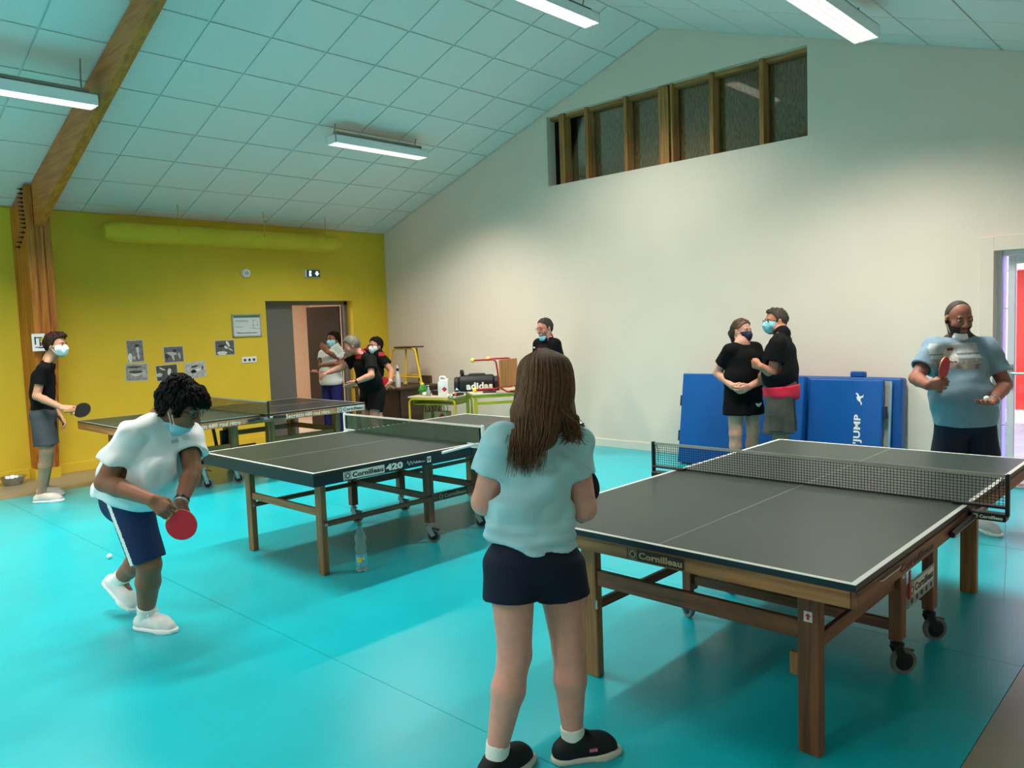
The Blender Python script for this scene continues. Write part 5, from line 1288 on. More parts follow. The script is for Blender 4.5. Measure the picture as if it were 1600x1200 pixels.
    if ln <= 1.0:
        for s in ('L', 'R'):
            a, e = J['hip' + s], J['kn' + s]; end = mixp(a, e, ln); d = nrm(e - a); rr = fat('thigh') + g2
            tv.carve(end - d * 0.04, end + d * 0.05, fat('thigh') * (1 - .25 * ln) + 0.004, rr * (1 - 0.16 * ln) + tr.get('fl', 0.012) - 0.006, 0.003)
    to = loc(link(tr.get('name', 'shorts'), tv.mesh('shorts'), tr['m'], root))
    # --- shoes and socks
    fo = S.get('feet')
    if fo:
        for s in ('L', 'R'):
            a, t = J['ank' + s], J['toe' + s]; up = nrm(fo.get('up' + s, (0, 0, 1))); fw = nrm((t - a) - up * ((t - a) @ up))
            side = np.cross(up, fw); heel = a - up * fo.get('ah', 0.085) - fw * 0.045
            n_ = Vol(min(h, 0.007)); Ls = fo.get('L', 0.27); g0 = heel + up * 0.008
            cl = [(heel + up * 0.02, -up)]
            n_.rc(g0 + up * 0.030, g0 + fw * Ls * 0.55 + up * 0.030, 0.038, 0.044, 0.02, clip=cl)
            n_.rc(g0 + fw * Ls * 0.55 + up * 0.028, g0 + fw * (Ls - 0.082) + up * 0.020, 0.044, 0.038, 0.02, clip=cl)
            n_.rc(g0 + fw * 0.02 + up * 0.04, a + up * fo.get('col', 0.0), 0.04, 0.043, 0.025, clip=[(a + up * (fo.get('col', 0.0) + 0.002) , up)])
            n_.rc(a + fw * 0.03 - up * 0.02, g0 + fw * Ls * 0.6 + up * 0.04, 0.042, 0.034, 0.03, clip=cl)
            sho = loc(link('shoe', n_.mesh('shoe'), fo['m'], root))
            q = Vol(min(h, 0.007)); cl = [(heel + up * 0.024, up), (heel, -up)]
            q.rc(heel + up * 0.012, heel + fw * Ls * 0.6 + up * 0.012, 0.042, 0.049, 0.02, clip=cl); q.rc(heel + fw * Ls * 0.6 + up * 0.012, heel + fw * (Ls - 0.07) + up * 0.012, 0.049, 0.042, 0.02, clip=cl)
            link('sole', q.mesh('sole'), fo['sole'], sho)
            lc = MB()
            for k in range(5):
                c = a + fw * (0.055 + 0.02 * k) - up * (0.004 + 0.0105 * k) + up * 0.020
                lc.tube([c - side * 0.026 - up * 0.004, c + up * 0.006, c + side * 0.026 - up * 0.004], 0.0032, 5)
            if fo.get('bow'):
                c = a + fw * 0.06 + up * 0.014
                for sg in (-1, 1): lc.tube([c, c + side * 0.03 * sg + up * 0.018, c + side * 0.05 * sg, c + side * 0.02 * sg], 0.0028, 5)
            lc.build('laces', fo.get('lm', fo['m']), sho)
            if fo.get('stripes'):
                for k in range(fo.get('ns', 3)):
                    for sg in (-1, 1):
                        c = g0 + fw * (Ls * 0.42 + 0.022 * k) + up * 0.03 + side * sg * 0.041
                        MB().bar(c - up * 0.016 + fw * 0.008, c + up * 0.02 - fw * 0.008 - side * sg * 0.006, 0.008, 0.005, side).build('stripe', fo['stripes'], sho)
            if fo.get('sock'):
                k = Vol(min(h, 0.007)); top = mixp(a, J['kn' + s], fo.get('sl', 0.2)); k.rc(a - up * 0.02, mixp(a, J['kn' + s], fo.get('sl', 0.2) + .05), fat('ank') + 0.006, fat('ank') + 0.010, 0.01, clip=[(top, top - a)])
                k.post = [folds(0.0015, 2, 80)]
                loc(link('sock', k.mesh('sock'), fo['sock'], root))
    return dict(root=root, handR=S['handR'], handL=S['handL'], org=org, body=body, shirt=so, legs=to, HP=HP, ax=ax, loc=loc, J=J)
# ------------------------------------------------------------------ the people
HRt = nrm(np.array([CR[0], CR[1], 0])); HFw = nrm(np.array([CF[0], CF[1], 0])); UPZ = np.array([0, 0, 1.0])
def fl(px, py, z=0.0):
    d = CF + (px - 800) / FPX * CR - (py - 600) / FPX * CU
    return CO + d * ((z - CO[2]) / d[2])
def dirv(r=0.0, u=0.0, f=0.0): return nrm(r * HRt + u * UPZ + f * HFw)
def stand(B, F, Ht, sw=0.175, hw=0.085, stance=0.1, lean=0.0):
    """upright figure over floor point B facing F"""
    B = np.asarray(B, float); F = nrm(F); R = np.cross(F, UPZ); q = Ht
    def at(z, side=0.0, fw=0.0): return np.array([B[0], B[1], 0]) + UPZ * z + R * side + F * (fw + lean * (z / q))
    J = dict(pel=at(.545 * q), belly=at(.625 * q, 0, .012), chest=at(.735 * q, 0, .005), neck=at(.838 * q, 0, -.012))
    for s, g in (('R', 1), ('L', -1)):
        J['sh' + s] = at(.790 * q, g * sw); J['el' + s] = at(.63 * q, g * (sw + .05), -.02); J['wr' + s] = at(.49 * q, g * (sw + .06), .04)
        J['hip' + s] = at(.52 * q, g * hw); J['kn' + s] = at(.285 * q, g * (hw + stance) * .5 + g * .02, .01); J['ank' + s] = at(.085, g * stance, -.02); J['toe' + s] = at(.03, g * (stance + .03), .15)
    hc = at(q - .122, 0, .02)
    return J, hc, F, R
HANG = lambda F, R, g: dict(d=-UPZ + 0.15 * F, n=-g * R * 0.8 - F * 0.3, t=F, curl=0.35, ti=0.3)

m_hairk = mat('black hair', (20, 16, 15), rough=0.6, var=0.35, vs=60, bump=0.5, bs=160, spec=0.15)
m_hairb = mat('dark brown hair', (44, 28, 20), rough=0.6, spec=0.15, var=0.35, vs=70, bump=0.5, bs=160)
m_hairg = mat('grey hair', (112, 106, 98), rough=0.55, var=0.4, vs=80, bump=0.5, bs=160)
m_hairs = mat('salt and pepper hair', (66, 60, 54), rough=0.6, spec=0.2, var=0.4, vs=80, bump=0.5, bs=160)
m_maskb = mat('pale blue mask', (140, 206, 222), rough=0.7, var=0.05); m_maskw = mat('white mask', (222, 226, 228), rough=0.7, var=0.04); m_maskn = mat('navy mask', (24, 28, 62), rough=0.75, var=0.06)
m_blackc = mat('black jersey', (9, 9, 11), rough=0.85, var=0.15, vs=12, spec=0.2); m_redc = mat('red jersey', (150, 18, 36), rough=0.75, var=0.08)
m_wire = mat('spectacle wire', (40, 36, 34), rough=0.3, metal=0.6)
m_silver = mat('watch steel', (200, 200, 196), rough=0.25, metal=1.0)

# ---- boy in white shirt, bent over, bat in hand
J = dict(neck=pt(253, 648, 4.20), chest=pt(238, 692, 4.22), belly=pt(220, 742, 4.22), pel=pt(203, 778, 4.33),
         shR=pt(205, 682, 4.06), shL=pt(292, 676, 4.34), elR=pt(163, 754, 4.00), elL=pt(301, 736, 4.20), wrR=pt(238, 781, 3.90), wrL=pt(283, 784, 4.02),
         hipR=pt(203, 786, 4.22), hipL=pt(200, 782, 4.42), knR=pt(233, 882, 4.22), knL=pt(226, 868, 4.50),
         ankR=fl(230, 983) + UPZ * .085, toeR=fl(285, 990) + UPZ * .03, ankL=pt(186, 905, 4.66), toeL=pt(214, 936, 4.60))
boy = make_person(dict(name='boy', label='boy in white T-shirt and navy shorts bending forward with a red bat', J=J, h=0.0062, skin=(142, 92, 68), hairmat=m_hairk, b=1.0,
    r=dict(chest=0.135, waist=0.160, hip=0.145, thigh=0.096, knee=0.064, calf=0.064, ank=0.042, uarm=0.062, elb=0.047, wri=0.032), csq=1.22, hsq=1.12,
    head=dict(c=pt(283, 634, 4.17), f=dirv(.90, -.46, -.10), u=dirv(.44, .88, -.08), s=1.06, eyes=True, down=0.5, glasses=m_wire,
        hair=dict(t=0.026, amp=0.008, fr=70, seed=4, h=0.0055, locks=420, ll=0.05, lw=0.006, wave=0.007, extra=[((0, .05, .09), (0, .10, .055), .045, .04), ((.03, -.05, .09), (-.03, -.05, .09), .05, .05), ((0, -.09, .0), (0, -.085, -.06), .045, .03)],
            line=[(-0.2, -0.10), (-0.07, -0.09), (-0.035, -0.05), (-0.02, 0.005), (0.012, 0.012), (0.02, -0.03), (0.038, -0.03), (0.045, 0.03), (0.08, 0.042), (0.15, 0.04)]),
        mask=dict(m=m_maskb, at=(0, 0.025, -0.12), r=(0.075, 0.09, 0.035), bulge=(0, 0.035, -0.12), br=(0.05, 0.03, 0.03))),
    handR=dict(d=dirv(.75, -.55, -.2), n=dirv(.2, -.5, .8), t=dirv(.5, .6, -.4), curl=1.0, ti=0.8), handL=dict(d=dirv(.25, -.9, -.1), n=dirv(-.5, 0, -.8), t=dirv(-.6, -.2, -.3), curl=0.45, ti=0.3),
    shirt=dict(m=mat('white cotton', (226, 228, 232), rough=0.85, var=0.03, sheen=0.2), g=0.016, sl=0.60, hem=pt(205, 776, 4.3), hemn=dirv(-.28, -1, .1), amp=0.013, fr=40, sf=0.014, seed=11,
        extra=[(pt(240, 735, 4.15), pt(228, 765, 4.18), .125, .12, 1.15), (pt(200, 720, 4.3), pt(190, 765, 4.32), .13, .13, 1.1)]),
    legs=dict(m=mat('navy jersey', (8, 34, 78), rough=0.75, var=0.08), len=0.93, g=0.012, fl=0.0, amp=0.004), calf_back=(0, 0, 0),
    feet=dict(m=mat('white leather', (226, 224, 222), rough=0.5, var=0.04), sole=m_white, L=0.285, sock=m_inkw, sl=0.2, stripes=mat('grey stripe', (90, 84, 84)), ns=1, bow=True, upL=dirv(.55, .8, -.05), lm=m_white)))
# white side stripe down the shorts: runs along the outer seam of the near thigh
a_, e_ = boy['J']['hipR'], boy['J']['knR']
def stripe_pred(co, no, a=pt(166, 778, 4.1), b=pt(208, 888, 4.1)):
    d = nrm(b - a); v = nrm(CO - a); s = np.cross(d, v); q = co - a
    return (np.abs(q @ nrm(s) + 0.0) < 0.009) & (no @ v > 0.1)
patch(boy['legs'], 'side_stripe', m_inkw, stripe_pred, 0.0015, boy['root']).location = boy['legs'].location
def grip(P, s, up, k=0.118):
    h = P['hand' + s]; d = nrm(h['d']); n = nrm(np.asarray(h['n']) - d * (np.asarray(h['n']) @ d))
    return P['J']['wr' + s] + d * 0.078 + n * 0.022 + nrm(up) * k
def box_pred(c, r, u, n, w, hgt):
    c = np.asarray(c)
    def p(co, no):
        q = co - c; return (np.abs(q @ r) < w / 2) & (np.abs(q @ u) < hgt / 2) & (no @ n > 0.25)
    return p
def sew(P, name, m, c, w, hgt, n, off=0.0012, src='shirt', r=None, u=UPZ):
    n = nrm(n); r = np.cross(UPZ, n) if r is None else r
    o = patch(P[src], name, m, box_pred(c, nrm(r), nrm(u), n, w, hgt), off, P['root'])
    if o: o.location = P[src].location
    return o
sew(boy, 'chest_logo', mat('grey chest print', (176, 184, 192), rough=0.8, var=0.1, vs=80), pt(283, 692, 4.1), 0.05, 0.03, dirv(.6, 0, -.7))
boy_bat = paddle(grip(boy, 'R', dirv(.62, -.66, 0.0), 0.11), dirv(.62, -.66, 0.0), dirv(.25, -.05, -1), m_rubr, m_rubk, 'red bat held by the boy in white')
wb_ = MB(); d = nrm(J['wrL'] - J['elL']); c = J['wrL'] - d * 0.012
wbo = thing('wrist_band', 'dark bracelets on the wrist of the boy in white', 'bracelet', tuple(c))
for k in range(2): MB().lathe([(0.034, -0.007), (0.039, -0.006), (0.039, 0.006), (0.034, 0.007)], d * (0.018 * k), d, 16).build('band', m_black if k == 0 else mat('silver beads', (150, 140, 140), rough=0.4), wbo)

# ---- girl seen from behind
J = dict(neck=pt(846, 672, 2.87), chest=pt(842, 735, 2.86), belly=pt(828, 800, 2.86), pel=pt(833, 872, 2.86),
         shL=pt(783, 690, 2.80), shR=pt(896, 690, 2.90), elL=pt(757, 784, 2.84), elR=pt(912, 794, 2.90), wrL=pt(800, 800, 3.06), wrR=pt(912, 778, 3.14),
         hipL=pt(800, 885, 2.81), hipR=pt(873, 890, 2.91), knL=pt(804, 1022, 2.82), knR=pt(888, 1012, 2.91),
         ankL=fl(776, 1216) + UPZ * .085, toeL=fl(800, 1202) + UPZ * .03, ankR=fl(896, 1186) + UPZ * .085, toeR=fl(955, 1176) + UPZ * .03)
m_hairgirl = mat('long brown hair', (112, 70, 44), rough=0.5, var=0.5, vs=40, bump=0.6, bs=120, stretch=(6, 6, 0.6), spec=0.5)
girl = make_person(dict(name='girl', label='girl with long brown hair in pale blue T-shirt seen from behind', J=J, h=0.0062, skin=(224, 158, 142), hairmat=m_hairgirl, b=1.0,
    r=dict(chest=0.098, waist=0.097, hip=0.126, thigh=0.088, knee=0.061, calf=0.060, ank=0.036, uarm=0.052, elb=0.048, wri=0.028), csq=1.38, hsq=1.28,
    head=dict(c=pt(853, 602, 2.89), f=dirv(.15, -.12, 1), u=dirv(.0, 1, .1), s=0.98, hair=None, eyes=True),
    calf_back=-0.012 * HFw) | dict(handL=dict(d=dirv(.6, .2, .7), n=dirv(.5, 0, -.5), t=UPZ, curl=0.6), handR=dict(d=dirv(.1, .2, 1), n=dirv(-1, 0, .2), t=UPZ, curl=1.0, ti=.8),
    shirt=dict(m=mat('pale aqua cotton', (172, 214, 226), rough=0.85, var=0.04, sheen=0.15), g=0.015, sl=0.52, hem=pt(832, 846, 2.86), bunch=(0.14, 0.005), hemn=dirv(-.17, -1, 0), amp=0.013, fr=42, sf=0.006, seed=21),
    legs=dict(m=mat('dark navy jersey', (5, 16, 44), rough=0.8, var=0.08), len=0.34, g=0.016, fl=0.012, hemtilt=(0, 0, 0)),
    feet=dict(m=mat('black knit', (16, 16, 20), rough=0.75, var=0.1), sole=mat('cream sole', (214, 204, 190), rough=0.6), L=0.265, sock=m_inkw, sl=0.13, lm=m_black)))
# shoe mark and pink emblem
HPg = girl['HP']
# long hair: a cap with a falling back panel and separate strands over it
hv = Vol(0.0065); hc = np.asarray(pt(853, 602, 2.89)); gl_, gf, gu = girl['ax']
head_prims(hv, hc, gf, gu, 0.98, HPg(0, -0.04, -0.08), 0.05, grow=0.016, ears=False, detail=False)
hv.rc(HPg(0.0, -0.07, 0.03), HPg(0.02, -0.085, -0.10), 0.075, 0.078, 0.04, gl_, 1.1)
hv.rc(HPg(0.02, -0.085, -0.10), HPg(0.045, -0.085, -0.21), 0.052, 0.040, 0.04, gl_, 1.9)
hv.rc(HPg(0.045, -0.085, -0.21), HPg(0.055, -0.085, -0.29), 0.034, 0.012, 0.03, gl_, 1.9)
for s in (-1, 1): hv.rc(HPg(s * 0.07, -0.01, 0.0), HPg(s * 0.088, -0.05, -0.15), 0.035, 0.028, 0.03)
fdn = folds(0.004, 9, 46, gu, 0.45)
def gcut(F, X, Y, Z):
    dx, dy, dz = X - hc[0], Y - hc[1], Z - hc[2]; y = dx * gf[0] + dy * gf[1] + dz * gf[2]; z = dx * gu[0] + dy * gu[1] + dz * gu[2]
    return np.maximum(fdn(F, X, Y, Z), np.where(z > 0.05, y - 0.2, y - 0.03 - np.maximum(0, z)))
hv.post = [gcut]
hair = girl['loc'](link('hair', hv.mesh('hair'), m_hairgirl, girl['root']))
rnd = random.Random(5); sb = MB()
def crom(P, n):
    P = [P[0]] + P + [P[-1]]; out = []
    for i in range(1, len(P) - 2):
        for k in range(n):
            t = k / n; a, b, c, d = P[i - 1], P[i], P[i + 1], P[i + 2]
            out.append(0.5 * ((2 * b) + (c - a) * t + (2 * a - 5 * b + 4 * c - d) * t * t + (3 * b - a - 3 * c + d) * t ** 3))
    return out + [P[-2]]
for i in range(420):
    ph = rnd.uniform(-1, 1)                       # -1 = viewer's right ear side, +1 = left
    a = ph * 1.75; R0 = 1.0 + rnd.uniform(-0.03, 0.05)
    sx, cy = math.sin(a), -math.cos(a)
    P0 = HPg(0.006 * ph, 0.05 - 0.10 * rnd.random(), 0.137)
    P1 = HPg(0.084 * sx * R0, (0.106 * cy - 0.012) * R0 , 0.094)
    P2 = HPg(0.104 * sx * R0, (0.140 * cy - 0.012) * R0, 0.0)
    P3 = HPg(0.106 * sx * R0 + 0.010, (0.150 * cy) * R0 - 0.02, -0.09)
    side = abs(ph) > 0.72
    if ph < -0.35:     # right-hand side: shorter, flicking outward
        ln = rnd.uniform(0.13, 0.20); P4 = HPg(-0.095 + rnd.uniform(-.035, .03), -0.07 + rnd.uniform(-.03, .02), -ln); P5 = HPg(-0.11 + rnd.uniform(-.05, .07), -0.10 + rnd.uniform(-.02, .02), -ln - rnd.uniform(0.02, 0.05))
    else:
        x4 = 0.0 + 0.085 * ph + rnd.uniform(-.03, .03); ln = rnd.uniform(0.24, 0.335)
        P4 = HPg(x4 + 0.025, -0.160 + rnd.uniform(-.02, .015), -0.19); P5 = HPg(x4 * 0.75 + 0.055 + rnd.uniform(-.03, .03), -0.165 + rnd.uniform(-.02, .02), -ln)
    C = crom([P0, P1, P2, P3, P4, P5], 4); n = len(C); w = rnd.uniform(0.003, 0.0055)
    sb.tube(C, [w * (0.6 + 0.4 * math.sin(math.pi * min(1, k / (n * 0.5)))) * (1 if k < n * 0.7 else max(0.12, (n - k) / (n * 0.3))) for k in range(n)], 5, False)
so_ = sb.build('hair_strands', m_hairgirl, girl['root'], 0, 1, False); girl['loc'](so_); so_['kind'] = 'stuff'
for p in so_.data.polygons: p.use_smooth = True
girl_bat = paddle(pt(914, 757, 3.20), dirv(.1, .25, .9) * 0 + dirv(.15, .55, .5), dirv(.45, .1, -.9), m_rubk, m_rubr, 'black bat half hidden by the arm of the girl in pale blue')

for o in list(girl['root'].children):
    if o.name.startswith('shoe'):
        e = patch(o, 'shoe_mark', mat('pink shoe mark', (206, 110, 140), rough=0.5), (lambda co, no: (np.abs((co - pt(931, 1174, 2.8)) @ HRt) < 0.018) & (np.abs((co - fl(931, 1190)) @ UPZ - 0.05) < 0.012) & (no @ -HFw > 0.2)), 0.0015, o)
# ---- man in grey-blue T-shirt behind the nearest table
F = dirv(-.12, 0, -1); J, hc_, F, R = stand(pt(1507, 655, 5.68), F, 1.745, sw=0.20, hw=0.085, stance=0.13)
J.update(elR=pt(1431, 591, 5.60), wrR=pt(1450, 602, 5.40), elL=pt(1571, 601, 5.62), wrL=pt(1552, 627, 5.40), shR=pt(1460, 544, 5.68), shL=pt(1541, 543, 5.66), neck=pt(1499, 527, 5.70), chest=pt(1500, 568, 5.68), belly=pt(1502, 618, 5.64), pel=pt(1508, 655, 5.68))
man = make_person(dict(name='man', label='balding bearded man in grey-blue printed T-shirt with white mask at his chin', J=J, h=0.007, skin=(150, 98, 80), hairmat=mat('close cropped hair', (48, 40, 36), rough=0.7, var=0.3, vs=90), b=1.0,
    r=dict(chest=0.118, waist=0.128, hip=0.122, thigh=0.09, uarm=0.060, elb=0.046, wri=0.034, neck=0.064), csq=1.38, hsq=1.25,
    head=dict(c=pt(1498, 497, 5.66), f=dirv(-.08, -.24, -1), u=UPZ, s=1.06, eyes=True, down=0.2,
        hair=dict(t=0.003, amp=0.0, h=0.006, locks=0, line=[(-0.2, -0.06), (-0.03, -0.05), (0.0, 0.0), (0.02, 0.075), (0.035, 0.12), (0.06, 0.2)]),
        mask=dict(m=m_maskw, at=(0, 0.035, -0.125), r=(0.078, 0.09, 0.036), bulge=(0, 0.05, -0.125), br=(0.055, 0.035, 0.034))),
    handR=dict(d=dirv(.55, .1, -.6), n=dirv(.5, 0, .5), t=UPZ, curl=1.0, ti=.8), handL=dict(d=dirv(-.85, -.12, -.5), n=UPZ, t=dirv(0.1, 0, -1) * -1, curl=0.35, ti=0.2),
    shirt=dict(m=mat('heather blue cotton', (112, 140, 158), rough=0.85, var=0.06, vs=30, sheen=0.15), g=0.022, sl=0.68, hem=pt(1508, 661, 5.68), hemn=-UPZ, amp=0.012, fr=34, sf=0.006, flare=0.02, seed=31, nr=1.05),
    legs=dict(m=mat('ink blue shorts', (8, 14, 40), rough=0.8, var=0.08), len=0.85, g=0.018, fl=0.02),
    feet=dict(m=mat('white grey leather', (200, 200, 204), rough=0.5), sole=m_white, sock=m_inkw, L=0.29)))
pc = pt(1500, 558, 5.5); nF = dirv(-.02, 0, -1)
sew(man, 'chest_print', mat('faded sky print', (166, 172, 176), rough=0.8, var=0.1, vs=30), pt(1500, 549, 5.5), 0.36, 0.115, nF)
sew(man, 'chest_print', mat('faded ground print', (140, 138, 134), rough=0.8, var=0.3, vs=60), pt(1500, 567, 5.5), 0.36, 0.055, nF)
sew(man, 'printed_figure', mat('figure white print', (196, 190, 188), rough=0.8, var=0.25, vs=80), pt(1495, 557, 5.5), 0.09, 0.10, nF, 0.002)
sew(man, 'printed_figure', mat('figure red print', (120, 44, 48), rough=0.8, var=0.2, vs=80), pt(1496, 546, 5.5), 0.055, 0.024, nF, 0.0026)
sew(man, 'printed_figure', mat('figure dark print', (84, 62, 64), rough=0.8, var=0.2, vs=80), pt(1494, 566, 5.5), 0.08, 0.014, nF, 0.0026)
sew(man, 'printed_line', mat('grey line print', (104, 108, 112), rough=0.8), pt(1500, 554, 5.5), 0.36, 0.02, nF, 0.0016)
for k in range(8): sew(man, 'printed_letter', mat('letter print %d' % (k % 3), ((150, 128, 116), (128, 96, 92), (170, 160, 130))[k % 3], rough=0.8), pt(1467 + 9 * k, 573, 5.5), 0.032, 0.04, nF, 0.002)
# beard
fl_, ff, fu = man['ax']; hcm = np.asarray(pt(1498, 497, 5.66))
def beard(co, no):
    q = (co - hcm) / 1.06; x, y, z = np.abs(q @ fl_), q @ ff, q @ fu
    jaw = (z < -0.036 + 0.03 * (y < 0.045)) & (x > 0.024); mo = (z < -0.047)
    return (jaw | mo) & (z > -0.13) & (y > 0.005) & ~((x < 0.019) & (z > -0.080) & (z < -0.060) & (y > 0.08))
patch(man['body'], 'beard', mat('dark beard', (52, 38, 34), rough=0.8, var=0.3, vs=120), beard, 0.003, man['root']).location = man['body'].location
sew(man, 'shorts_panel', mat('printed white panel', (200, 204, 200), rough=0.8, var=0.4, vs=60), pt(1551, 690, 5.66), 0.09, 0.24, dirv(.9, 0, -.4), 0.002, 'legs')
man_bat = paddle(grip(man, 'R', dirv(.1, 1, -.1), 0.112), dirv(.1, 1, -.1), dirv(.62, .05, -.78), m_rubr, m_rubk, 'red bat held upright by the bearded man')
o = MB().ball((0, 0, 0), 0.02, 14).build('tennis_ball', mat('white celluloid', (240, 240, 232)), None, 0, 1, True)
hl = man['J']['wrL'] + dirv(-.85, -.12, -.5) * 0.085; o.location = tuple(hl + UPZ * 0.036); prop(o, 'white ball on the open palm of the bearded man', 'ball')
wt = thing('wrist_watch', 'wrist watch of the bearded man', 'watch', tuple(man['J']['wrL'])); d = nrm(J['wrL'] - J['elL'])
MB().lathe([(0.036, -0.008), (0.041, -0.006), (0.041, 0.006), (0.036, 0.008)], -d * 0.012, d, 18).build('strap', m_silver, wt, 0, 1, True)
MB().lathe([(0.016, 0), (0.016, 0.007)], -d * 0.012 + UPZ * 0.036, UPZ, 14).build('dial', m_silver, wt)

# ---- woman in black T-shirt with navy mask
F = dirv(.35, 0, -1); J, hc_, F, R = stand(fl(1163, 748), F, 1.655, sw=0.148, hw=0.085, stance=0.085)
J.update(elR=pt(1121, 583, 7.86), elL=pt(1197, 590, 7.72), wrR=pt(1144, 603, 7.62), wrL=pt(1171, 604, 7.58))
wom = make_person(dict(name='woman', label='woman in black T-shirt and shorts with navy mask, hands clasped', J=J, h=0.008, skin=(206, 150, 128), hairmat=mat('tied brown hair', (92, 68, 50), rough=0.5, var=0.3, vs=60, bump=0.4, bs=160), b=1.0,
    r=dict(chest=0.112, waist=0.122, hip=0.128, thigh=0.095, knee=0.062, calf=0.06, uarm=0.052, elb=0.042, wri=0.03), csq=1.42, hsq=1.3,
    head=dict(c=pt(1159, 517, 7.80), f=dirv(.55, -.04, -.85), u=UPZ, s=1.0, eyes=True, look=0,
        hair=dict(t=0.010, amp=0.002, h=0.007, locks=220, ll=0.06, lw=0.003, crown=0.1, extra=[((0, -.085, .03), (0, -.125, -.03), .035, .032), ((0, -.125, -.03), (.02, -.11, -.16), .03, .012)], line=[(-0.4, -0.3), (-0.075, -0.3), (-0.05, -0.05), (-0.02, 0.01), (0.02, 0.03), (0.045, 0.05), (0.07, 0.085), (0.12, 0.10)]),
        mask=dict(m=m_maskn, r=(0.068, 0.075, 0.05))),
    handR=dict(d=dirv(.8, -.35, -.3), n=dirv(.3, .2, .8), t=UPZ, curl=0.55), handL=dict(d=dirv(-.8, -.3, -.25), n=dirv(-.2, .2, .8), t=UPZ, curl=0.7),
    shirt=dict(m=m_blackc, g=0.02, sl=0.62, hem=fl(1163, 748) * np.array([1, 1, 0]) + UPZ * 0.84, hemn=-UPZ, amp=0.005, sf=0.014, seed=41, nr=1.25),
    legs=dict(m=mat('black shorts', (9, 9, 10), rough=0.85, var=0.1, spec=0.2), len=0.52, g=0.02, fl=0.025),
    feet=dict(m=m_white, sole=m_white, sock=m_inkw)))
nW = dirv(.35, 0, -1); mk_ = pt(1184, 632, 7.55)
poly_plate([(-1, .5), (-.4, .35), (-.1, -.2), (.3, .3), (1, .6), (.6, -.2), (-.1, -.7), (-.7, -.2)], pt(1184.5, 632, 7.66), nrm(np.cross(UPZ, nW)), UPZ, 0.02, m_inkw, wom['root'], 'wing_mark', 0.03).location = tuple(-wom['org'])

# ---- man in black polo, back to the viewer, cargo shorts
F = dirv(-.85, 0, .42); J, hc_, F, R = stand(fl(1222, 762), F, 1.755, sw=0.165, hw=0.09, stance=0.1)
J.update(elL=pt(1207, 583, 7.16), wrL=pt(1189, 573, 7.14), elR=pt(1192, 588, 7.58), wrR=pt(1200, 578, 7.36))
manb = make_person(dict(name='manb', label='man in black polo and grey cargo shorts turned towards the woman in black', J=J, h=0.008, skin=(176, 118, 94), hairmat=m_hairs, b=1.0,
    r=dict(chest=0.125, waist=0.135, hip=0.132, thigh=0.098, uarm=0.056, elb=0.045, wri=0.032, neck=0.06), csq=1.40, hsq=1.3,
    head=dict(c=pt(1212, 502, 7.36), f=dirv(-.97, -.02, -.12), u=UPZ, s=1.04, glasses=m_wire,
        hair=dict(t=0.007, amp=0.003, h=0.006, locks=220, ll=0.03, extra=[((0, .06, .085), (0, .03, .095), .022, .026)]), mask=dict(m=m_maskb)),
    handL=dict(d=dirv(-.6, .3, .7), n=dirv(.5, .1, .5), t=UPZ, curl=1.0, ti=.7), handR=dict(d=dirv(-.2, .9, .2), n=dirv(.5, 0, -.8), t=UPZ, curl=0.6),
    shirt=dict(m=m_blackc, g=0.022, sl=0.62, hem=fl(1222, 762) * np.array([1, 1, 0]) + UPZ * 0.925, hemn=dirv(.12, -1, 0), amp=0.006, sf=0.016, seed=51, collar=m_blackc),
    under=dict(m=mat('red undershirt', (206, 24, 58), rough=0.75, var=0.06), g=0.034, top=fl(1222, 762) * np.array([1, 1, 0]) + UPZ * 0.98, hem=fl(1222, 762) * np.array([1, 1, 0]) + UPZ * 0.855, n=-UPZ),
    legs=dict(m=mat('charcoal cargo cloth', (66, 66, 60), rough=0.85, var=0.15, vs=14), len=0.9, g=0.022, fl=0.035, amp=0.010, name='cargo_shorts', cut=[(fl(1222, 762) * np.array([1, 1, 0]) + UPZ * 0.885, UPZ)]),
    feet=dict(m=mat('grey trainers', (96, 96, 98), rough=0.6), sole=m_white, sock=m_inkw)))
sew(manb, 'back_print', m_inkw, pt(1236, 520, 7.5), 0.05, 0.022, dirv(.85, .3, -.42), 0.002)
sew(manb, 'cargo_pocket', mat('charcoal pocket', (58, 58, 52), rough=0.85, var=0.15), pt(1213, 660, 7.2), 0.13, 0.15, dirv(-.3, 0, -1), 0.006, 'legs')

# ---- laughing man partly hidden behind the girl
F = dirv(-.75, 0, -.66); J, hc_, F, R = stand(fl(860, 707), F, 1.745, sw=0.15, hw=0.09)
smi = make_person(dict(name='smiler', label='laughing man with glasses and mask at his chin behind the girl', J=J, h=0.008, skin=(206, 132, 112), hairmat=m_hairs, b=1.0, r=dict(uarm=0.056, neck=0.058),
    head=dict(c=pt(851, 513, 9.72), f=dirv(-.78, -.12, -.62), u=dirv(-.08, 1, 0), s=1.05, glasses=m_wire, hair=dict(t=0.008, amp=0.003, h=0.006, locks=220, ll=0.03),
        mask=dict(m=m_maskb, at=(0, 0.045, -0.118), r=(0.07, 0.08, 0.03), bulge=(0, 0.06, -0.118), br=(0.045, 0.03, 0.028))),
    handL=HANG(F, R, -1), handR=HANG(F, R, 1), shirt=dict(m=m_blackc, g=0.02, sl=0.62, collar=m_redc, seed=61), legs=dict(m=mat('black shorts', (14, 14, 16)), len=0.85), feet=dict(m=m_white, sole=m_white, sock=m_inkw)))
sew(smi, 'red_panel', m_redc, pt(838, 550, 9.6), 0.16, 0.09, dirv(-.75, 0.2, -.66), 0.003)
